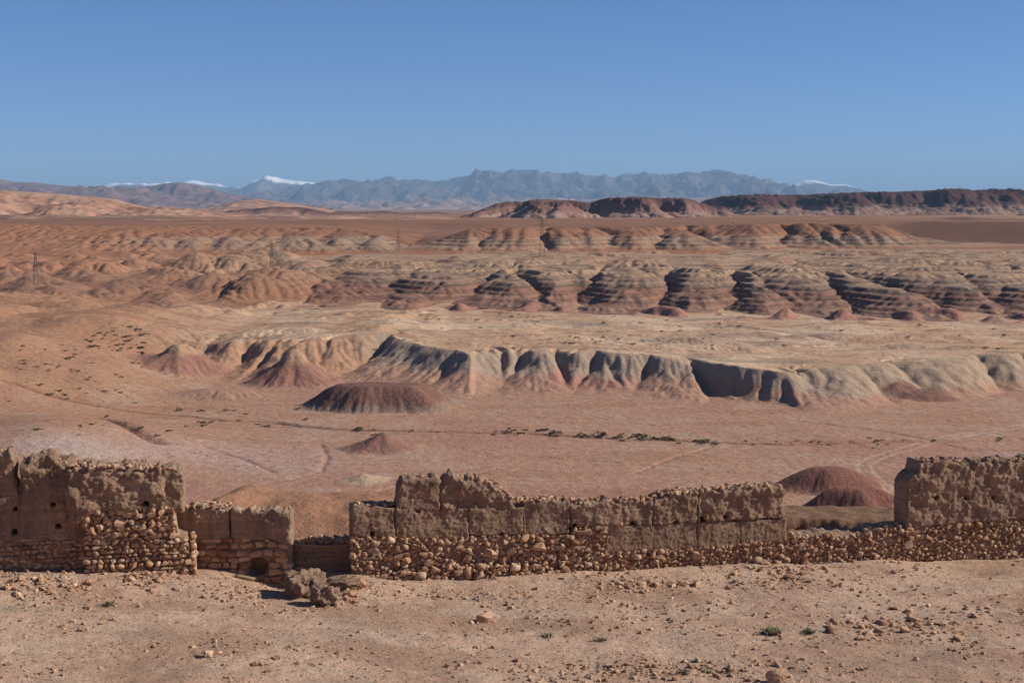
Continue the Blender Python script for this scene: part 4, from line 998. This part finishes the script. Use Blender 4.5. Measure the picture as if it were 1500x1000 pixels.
stick('wooden_pole', [on_ground(p, q) + up_ for p, q in [(345, 845), (368, 850), (395, 855), (424, 863)]], .045, .055, 'long bent wooden pole lying on the ground below the dark hole in the recessed wall')
stick('wooden_pole', [at_d(388, 791, 35.02), at_d(430, 797, 35.5), at_d(470, 800, 35.52), at_d(516, 798, 35.5)], .035, .03, 'thin pole laid along the top of the lowest wall in the gap')
stick('wooden_pole', [at_d(424, 817, 35.5), at_d(450, 813, 35.53), at_d(484, 810, 35.53)], .03, .02, 'short stick leaning on the face of the lowest wall in the gap')

ROCK_ME = [rock_mesh('loose_stone', 3, 700 + i, .65 + .05 * (i % 7), .2) for i in range(14)]
GRAV = [rock_arrays(1, 800 + i, .6, .3) for i in range(12)] + [rock_arrays(2, 820 + i, .8, .2) for i in range(2)]
clusters = [  # photo box, number of stones, half size range, label, group
    ((0, 838, 130, 876), 44, (.05, .11), ('brown stone', 'in the rubble heap below the far left wall'), 'rubble below the left wall'),
    ((185, 832, 262, 862), 40, (.04, .10), ('brown stone', 'in the rubble fan below the step of the left wall'), 'rubble below the wall step'),
    ((300, 848, 420, 892), 22, (.035, .08), ('small stone', 'between the lying pole and the boulders'), 'stones left of the boulders'),
    ((455, 852, 545, 892), 30, (.04, .11), ('rubble stone', 'around the boulders before the gap'), 'rubble around the boulders'),
    ((560, 862, 860, 880), 22, (.035, .08), ('small stone', 'at the foot of the central wall hump'), 'stones below the central wall'),
    ((868, 846, 1020, 868), 34, (.05, .12), ('brown stone', 'fallen below the smooth lower blocks of the central wall'), 'rubble below the lower blocks'),
    ((1070, 826, 1215, 862), 34, (.05, .13), ('brown stone', 'fallen below the right gap in the wall'), 'rubble below the right gap'),
    ((1215, 892, 1440, 936), 58, (.045, .12), ('stone', 'in the loose row at lower right'), 'row of stones at lower right'),
    ((750, 968, 1140, 996), 60, (.04, .09), ('stone', 'in the rubble row along the bottom edge'), 'row of stones at the bottom edge')]
gravel = []; rr_ = np.random.default_rng(55); nrock = 0
def drop(px, py, a):
    p = on_ground(px, py); return ((p[0], p[1], p[2] + a * .22), (a * rr_.uniform(.85, 1.35), a * rr_.uniform(.8, 1.15), a * rr_.uniform(.5, .85)), (rr_.uniform(-.4, .4), rr_.uniform(-.4, .4), rr_.uniform(0, 6.3)))
for (x0, y0, x1, y1), n, sz, lab, grp in clusters:
    made = []
    for k in range(n):
        u, v = np.clip(rr_.normal(.5, .26, 2), 0, 1)
        a = sz[0] + (sz[1] - sz[0]) * rr_.random() ** 2.0
        loc, sc, eu = drop(x0 + (x1 - x0) * u, y0 + (y1 - y0) * v, a)
        ob = bpy.data.objects.new('loose_stone', ROCK_ME[nrock % 14]); COL.objects.link(ob); nrock += 1
        ob.location = loc; ob.scale = sc; ob.rotation_euler = eu
        ob['category'] = 'stone'; ob['group'] = grp; made.append(ob)
    order_labels(made, *lab)
    for k in range(n * 7):
        u, v = rr_.normal(.5, .34, 2)
        gravel.append(drop(x0 + (x1 - x0) * u, max(830, y0 + (y1 - y0) * v), .014 + .036 * rr_.random() ** 2))
# scattered stones and gravel over the whole ground
N = 17000
gxs = rr_.uniform(-14.5, 14.5, N); gys = rr_.uniform(0, 1, N); gys = 23.2 + (wall_y(gxs) - .1 - 23.2) * gys
dens = fbm(gxs / 2.5, gys / 1.5, 3, 301); keep = rr_.random(N) < np.clip(.30 + 1.5 * dens, .06, 1)
gzs = ground(gxs, gys); sz_ = .012 + .06 * rr_.random(N) ** 5
for x_, y_, z_, a in zip(gxs[keep], gys[keep], gzs[keep], sz_[keep]):
    gravel.append(((x_, y_, z_ + a * .2), (a * rr_.uniform(.8, 1.4), a * rr_.uniform(.8, 1.2), a * rr_.uniform(.5, .9)), (rr_.uniform(-.5, .5), rr_.uniform(-.5, .5), rr_.uniform(0, 6.3))))
joined_stones('gravel', gravel, shapes=GRAV, kind='stuff', label='fine brown gravel strewn over the bare ground', category='gravel')

# ================================================================== PLANTS
def leaf_material(name, c0, c1):
    t = NT(name); p = t.pos(); c = t.mixc(c0, c1, t.ramp(t.noise(p, 1.7, 3), [(.35, 0.0), (.65, 1.0)]))
    rn = t.n('ShaderNodeObjectInfo').outputs['Random']
    c = t.mixc(c, t.ramp(rn, [(0, .75), (1, 1.35)]), 1.0, 'MULTIPLY'); return t.done(c)
M_LEAF = leaf_material('shrub_leaves', (.060, .062, .030), (.115, .105, .055)); M_TWIG = NT('twigs').done((.13, .09, .06))
def shrub_arrays(seed, n=90):
    r = np.random.default_rng(seed); V_, F = [], []
    lob = [(r.uniform(-.6, .6), r.uniform(-.6, .6), r.uniform(.15, .5), r.uniform(.2, .5)) for _ in range(5)]
    for k in range(n):
        cx, cy, cz, cr = lob[k % 5]; d = r.normal(size=3); d /= np.linalg.norm(d); d[2] = abs(d[2]) * .9 - .25
        c = np.array([cx, cy, cz]) + d * cr * r.uniform(.55, 1.05); c[2] = max(c[2], .03)
        a = r.normal(size=3); a /= np.linalg.norm(a); b = np.cross(a, r.normal(size=3)); b /= np.linalg.norm(b); s = r.uniform(.07, .16)
        i = len(V_); V_ += [c - a * s - b * s * .5, c + a * s - b * s * .5, c + a * s * .8 + b * s * .6, c - a * s * .7 + b * s * .5]; F.append((i, i + 1, i + 2, i + 3))
    return np.array(V_), np.array(F)
SHA = [shrub_arrays(900 + i) for i in range(7)]; SH_ME = [mesh_from('foliage', a, f, False, M_LEAF) for a, f in SHA]
def twig_mesh():
    V_, F = [], []
    for k in range(6):
        a = k * 1.05; tip = np.array([math.cos(a) * .45, math.sin(a) * .45, .5]); s = np.array([-math.sin(a), math.cos(a), 0]) * .03; i = len(V_)
        V_ += [s, -s, tip - s * .4, tip + s * .4]; F.append((i, i + 1, i + 2, i + 3))
    return mesh_from('stem', np.array(V_), np.array(F), False, M_TWIG)
TW = twig_mesh(); nsh = 0
def shrub(p, size, label, group):
    global nsh
    t = thing('desert_shrub', label, 'shrub', tuple(p), group); t.scale = (size, size, size * rr_.uniform(.6, .9)); t.rotation_euler = (0, 0, rr_.uniform(0, 6.3))
    f = add('foliage', SH_ME[nsh % 7], t); s = add('stem', TW, t); nsh += 1
    return t
def along(pts, n, jx, jy):
    P = np.array(pts, float); t = np.sort(rr_.uniform(0, len(P) - 1, n)); i = np.minimum(t.astype(int), len(P) - 2); f = (t - i)[:, None]
    return P[i] * (1 - f) + P[i + 1] * f + np.stack([rr_.normal(0, jx, n), rr_.normal(0, jy, n)], -1)
def box(x0, y0, x1, y1, n): return np.stack([rr_.uniform(x0, x1, n), rr_.uniform(y0, y1, n)], -1)
for pts, sz, lab, grp in [
    (along([(470, 631), (600, 632), (720, 633), (800, 634)], 18, 6, 2.0), (.7, 1.6), ('dark shrub', 'on the left half of the dry wash'), 'shrubs on the left of the dry wash'),
    (np.concatenate([along([(800 + q * 1.0, 635.5 + q * .049), (800 + q + 26, 636.5 + q * .049)], 8, 5, 2.2) for q in (0, 55, 95, 130, 165, 215)]), (.4, 2.0), ('dark shrub', 'in the dense row on the wash right of centre'), 'dense row of shrubs on the wash'),
    (along([(1060, 650), (1200, 651), (1350, 650), (1490, 644)], 16, 14, 4), (.5, 1.2), ('small shrub', 'on the thin right end of the dry wash'), 'shrubs on the right end of the wash'),
    (box(230, 600, 470, 630, 16), (.9, 1.8), ('dark shrub', 'on the pink flat left of the low red cone'), 'shrubs on the left valley floor'),
    (box(110, 478, 220, 512, 34), (.7, 1.7), ('green shrub', 'in the cluster high on the left orange slope'), 'shrub cluster on the left slope'),
    (box(20, 505, 210, 560, 40), (.7, 1.5), ('green shrub', 'on the sandy slope left of the eroded cones'), 'shrubs dotted over the left slope'),
    (box(10, 560, 250, 640, 22), (.6, 1.4), ('green shrub', 'low on the smooth slope at far left'), 'shrubs low on the left slope'),
    (box(560, 462, 1000, 505, 34), (.7, 1.6), ('dark shrub', 'on the middle of the plateau behind the bluff'), 'shrubs on the plateau'),
    (box(1000, 465, 1490, 512, 22), (.7, 1.6), ('dark shrub', 'on the right of the plateau behind the bluff'), 'shrubs on the right plateau')]:
    made = []
    for px, py in pts:
        h_ = hit(px, py)
        if h_ is not None: made.append(shrub(h_ - np.array([0, 0, .05]), sz[0] + (sz[1] - sz[0]) * rr_.random() ** 1.6, '', grp))
    order_labels(made, *lab)
scrub = []
for pts, sz in [(box(350, 380, 720, 402, 110), (.8, 1.7)), (box(1100, 372, 1500, 402, 150), (.8, 1.8)), (box(60, 372, 420, 420, 60), (.7, 1.6)), (box(240, 640, 400, 690, 90), (.25, .6)), (box(420, 455, 1500, 515, 260), (.3, .8)), (box(10, 470, 330, 640, 330), (.25, .7)),
               (along([(300, 618), (600, 632), (880, 639), (1050, 648), (1490, 644)], 160, 10, 4), (.25, .6)), (box(420, 585, 1490, 700, 460), (.12, .36)), (box(10, 560, 420, 690, 220), (.12, .36)), (box(860, 320, 1490, 330, 40), (1, 2))]:
    for px, py in pts:
        h_ = hit(px, py)
        if h_ is None: continue
        a = sz[0] + (sz[1] - sz[0]) * rr_.random() ** 1.6; scrub.append((tuple(h_), (a, a, a * .75), (0, 0, rr_.uniform(0, 6.3))))
SMALL = [shrub_arrays(950 + i, 22) for i in range(5)]
joined_stones('scrub', scrub, shapes=SMALL, mat=M_LEAF, kind='stuff', label='tiny dark dots of scrub scattered over the far ground', category='scrub')
M_WEED = leaf_material('weed_leaves', (.10, .105, .055), (.22, .18, .10))
def weed(px, py, size, n, label, seed):
    r = np.random.default_rng(seed); V_, F = [], []
    for k in range(n):
        a = r.uniform(0, 6.3); b = np.array([r.normal() * .3, r.normal() * .3, 0]); l = r.uniform(.4, 1.0); tip = b + np.array([math.cos(a) * l * .7, math.sin(a) * l * .7, l * .6]); w = np.array([-math.sin(a), math.cos(a), 0]) * .05
        mid_ = (b + tip) / 2 + np.array([0, 0, .15]); i = len(V_); V_ += [b - w, b + w, mid_ + w, mid_ - w, tip + w * .2, tip - w * .2]; F += [(i, i + 1, i + 2, i + 3), (i + 3, i + 2, i + 4, i + 5)]
    p = on_ground(px, py); ob = add('weed', mesh_from('weed', np.array(V_), np.array(F), False, M_WEED), None, tuple(p), label=label, category='weed'); ob.scale = (size, size, size * .7)
weed(160, 886, .22, 70, 'thin green weed on the ground below the left wall', 1); weed(1130, 927, .30, 130, 'widest low grey-green weed beside the stone row at lower right', 2)
weed(1186, 926, .22, 60, 'brownish dry weed at the left end of the stone row', 3); weed(880, 938, .18, 50, 'small flat green weed on the open ground right of centre', 4)
weed(800, 932, .20, 50, 'dry straw-coloured weed on the open ground near the middle', 5); weed(1000, 986, .20, 60, 'green weed among the stones of the bottom edge row', 6); weed(1037, 984, .15, 40, 'smaller green weed at the right of the bottom edge row', 7)

# ================================================================== PYLONS
M_STEEL = NT('galvanised_steel').done((.16, .13, .12), rough=.6)
def bars(segs, w):
    V_, F = [], []
    for a, b in segs:
        a, b = np.array(a, float), np.array(b, float); d = (b - a) / np.linalg.norm(b - a)
        u = np.cross(d, [.3, .9, .2]); u /= np.linalg.norm(u); v = np.cross(d, u); i = len(V_)
        for q in (a, b): V_ += [q + (u + v) * w / 2, q + (u - v) * w / 2, q - (u + v) * w / 2, q - (u - v) * w / 2]
        F += [(i, i + 1, i + 5, i + 4), (i + 1, i + 2, i + 6, i + 5), (i + 2, i + 3, i + 7, i + 6), (i + 3, i, i + 4, i + 7), (i, i + 3, i + 2, i + 1), (i + 4, i + 5, i + 6, i + 7)]
    return np.array(V_), np.array(F)
def pylon(px, base_py, top_py, label):
    p = hit(px, base_py)
    if p is None: return
    Hh = (base_py - top_py) * p[1] / FPX; t = thing('pylon', label, 'pylon', tuple(p), 'power pylons crossing the far plain')
    w0, w1 = Hh * .075, Hh * .016; bw = Hh * .0045
    cor = [(-1, -1), (1, -1), (1, 1), (-1, 1)]
    at = lambda c, k: (c[0] * (w0 + (w1 - w0) * k), c[1] * (w0 + (w1 - w0) * k), Hh * k - .3)
    for c in cor: add('leg', mesh_from('leg', *bars([(at(c, 0), at(c, 1))], bw * 1.5), False, M_STEEL), t)
    br = []
    ks = [0, .16, .31, .45, .57, .68, .78, .87, .95]
    for a, b in zip(ks[:-1], ks[1:]):
        for i in range(4): br += [(at(cor[i], a), at(cor[(i + 1) % 4], b)), (at(cor[(i + 1) % 4], a), at(cor[i], b)), (at(cor[i], b), at(cor[(i + 1) % 4], b))]
    add('bracing', mesh_from('bracing', *bars(br, bw * .6), False, M_STEEL), t)
    for k, L in ((.66, .13), (.79, .17), (.91, .12)):
        z = Hh * k; arm = add('crossarm', mesh_from('crossarm', *bars([((-Hh * L, 0, z), (Hh * L, 0, z)), ((-Hh * L, 0, z), (0, 0, z + Hh * .05)), ((Hh * L, 0, z), (0, 0, z + Hh * .05))], bw * .9), False, M_STEEL), t)
        for s in (-1, 1): add('insulator', mesh_from('insulator', *bars([((s * Hh * L, 0, z), (s * Hh * L, 0, z - Hh * .05))], bw * .8), False, M_STEEL), arm)
pylon(53, 418, 369, 'nearest lattice power pylon, far left on the orange hills')
pylon(397, 390, 353, 'lattice power pylon second from the left, before the pale domes')
pylon(582, 369, 336, 'lattice power pylon in the saddle left of the flat-topped hill')
pylon(793, 375, 318, 'lattice power pylon rising above the crest of the flat-topped hill')
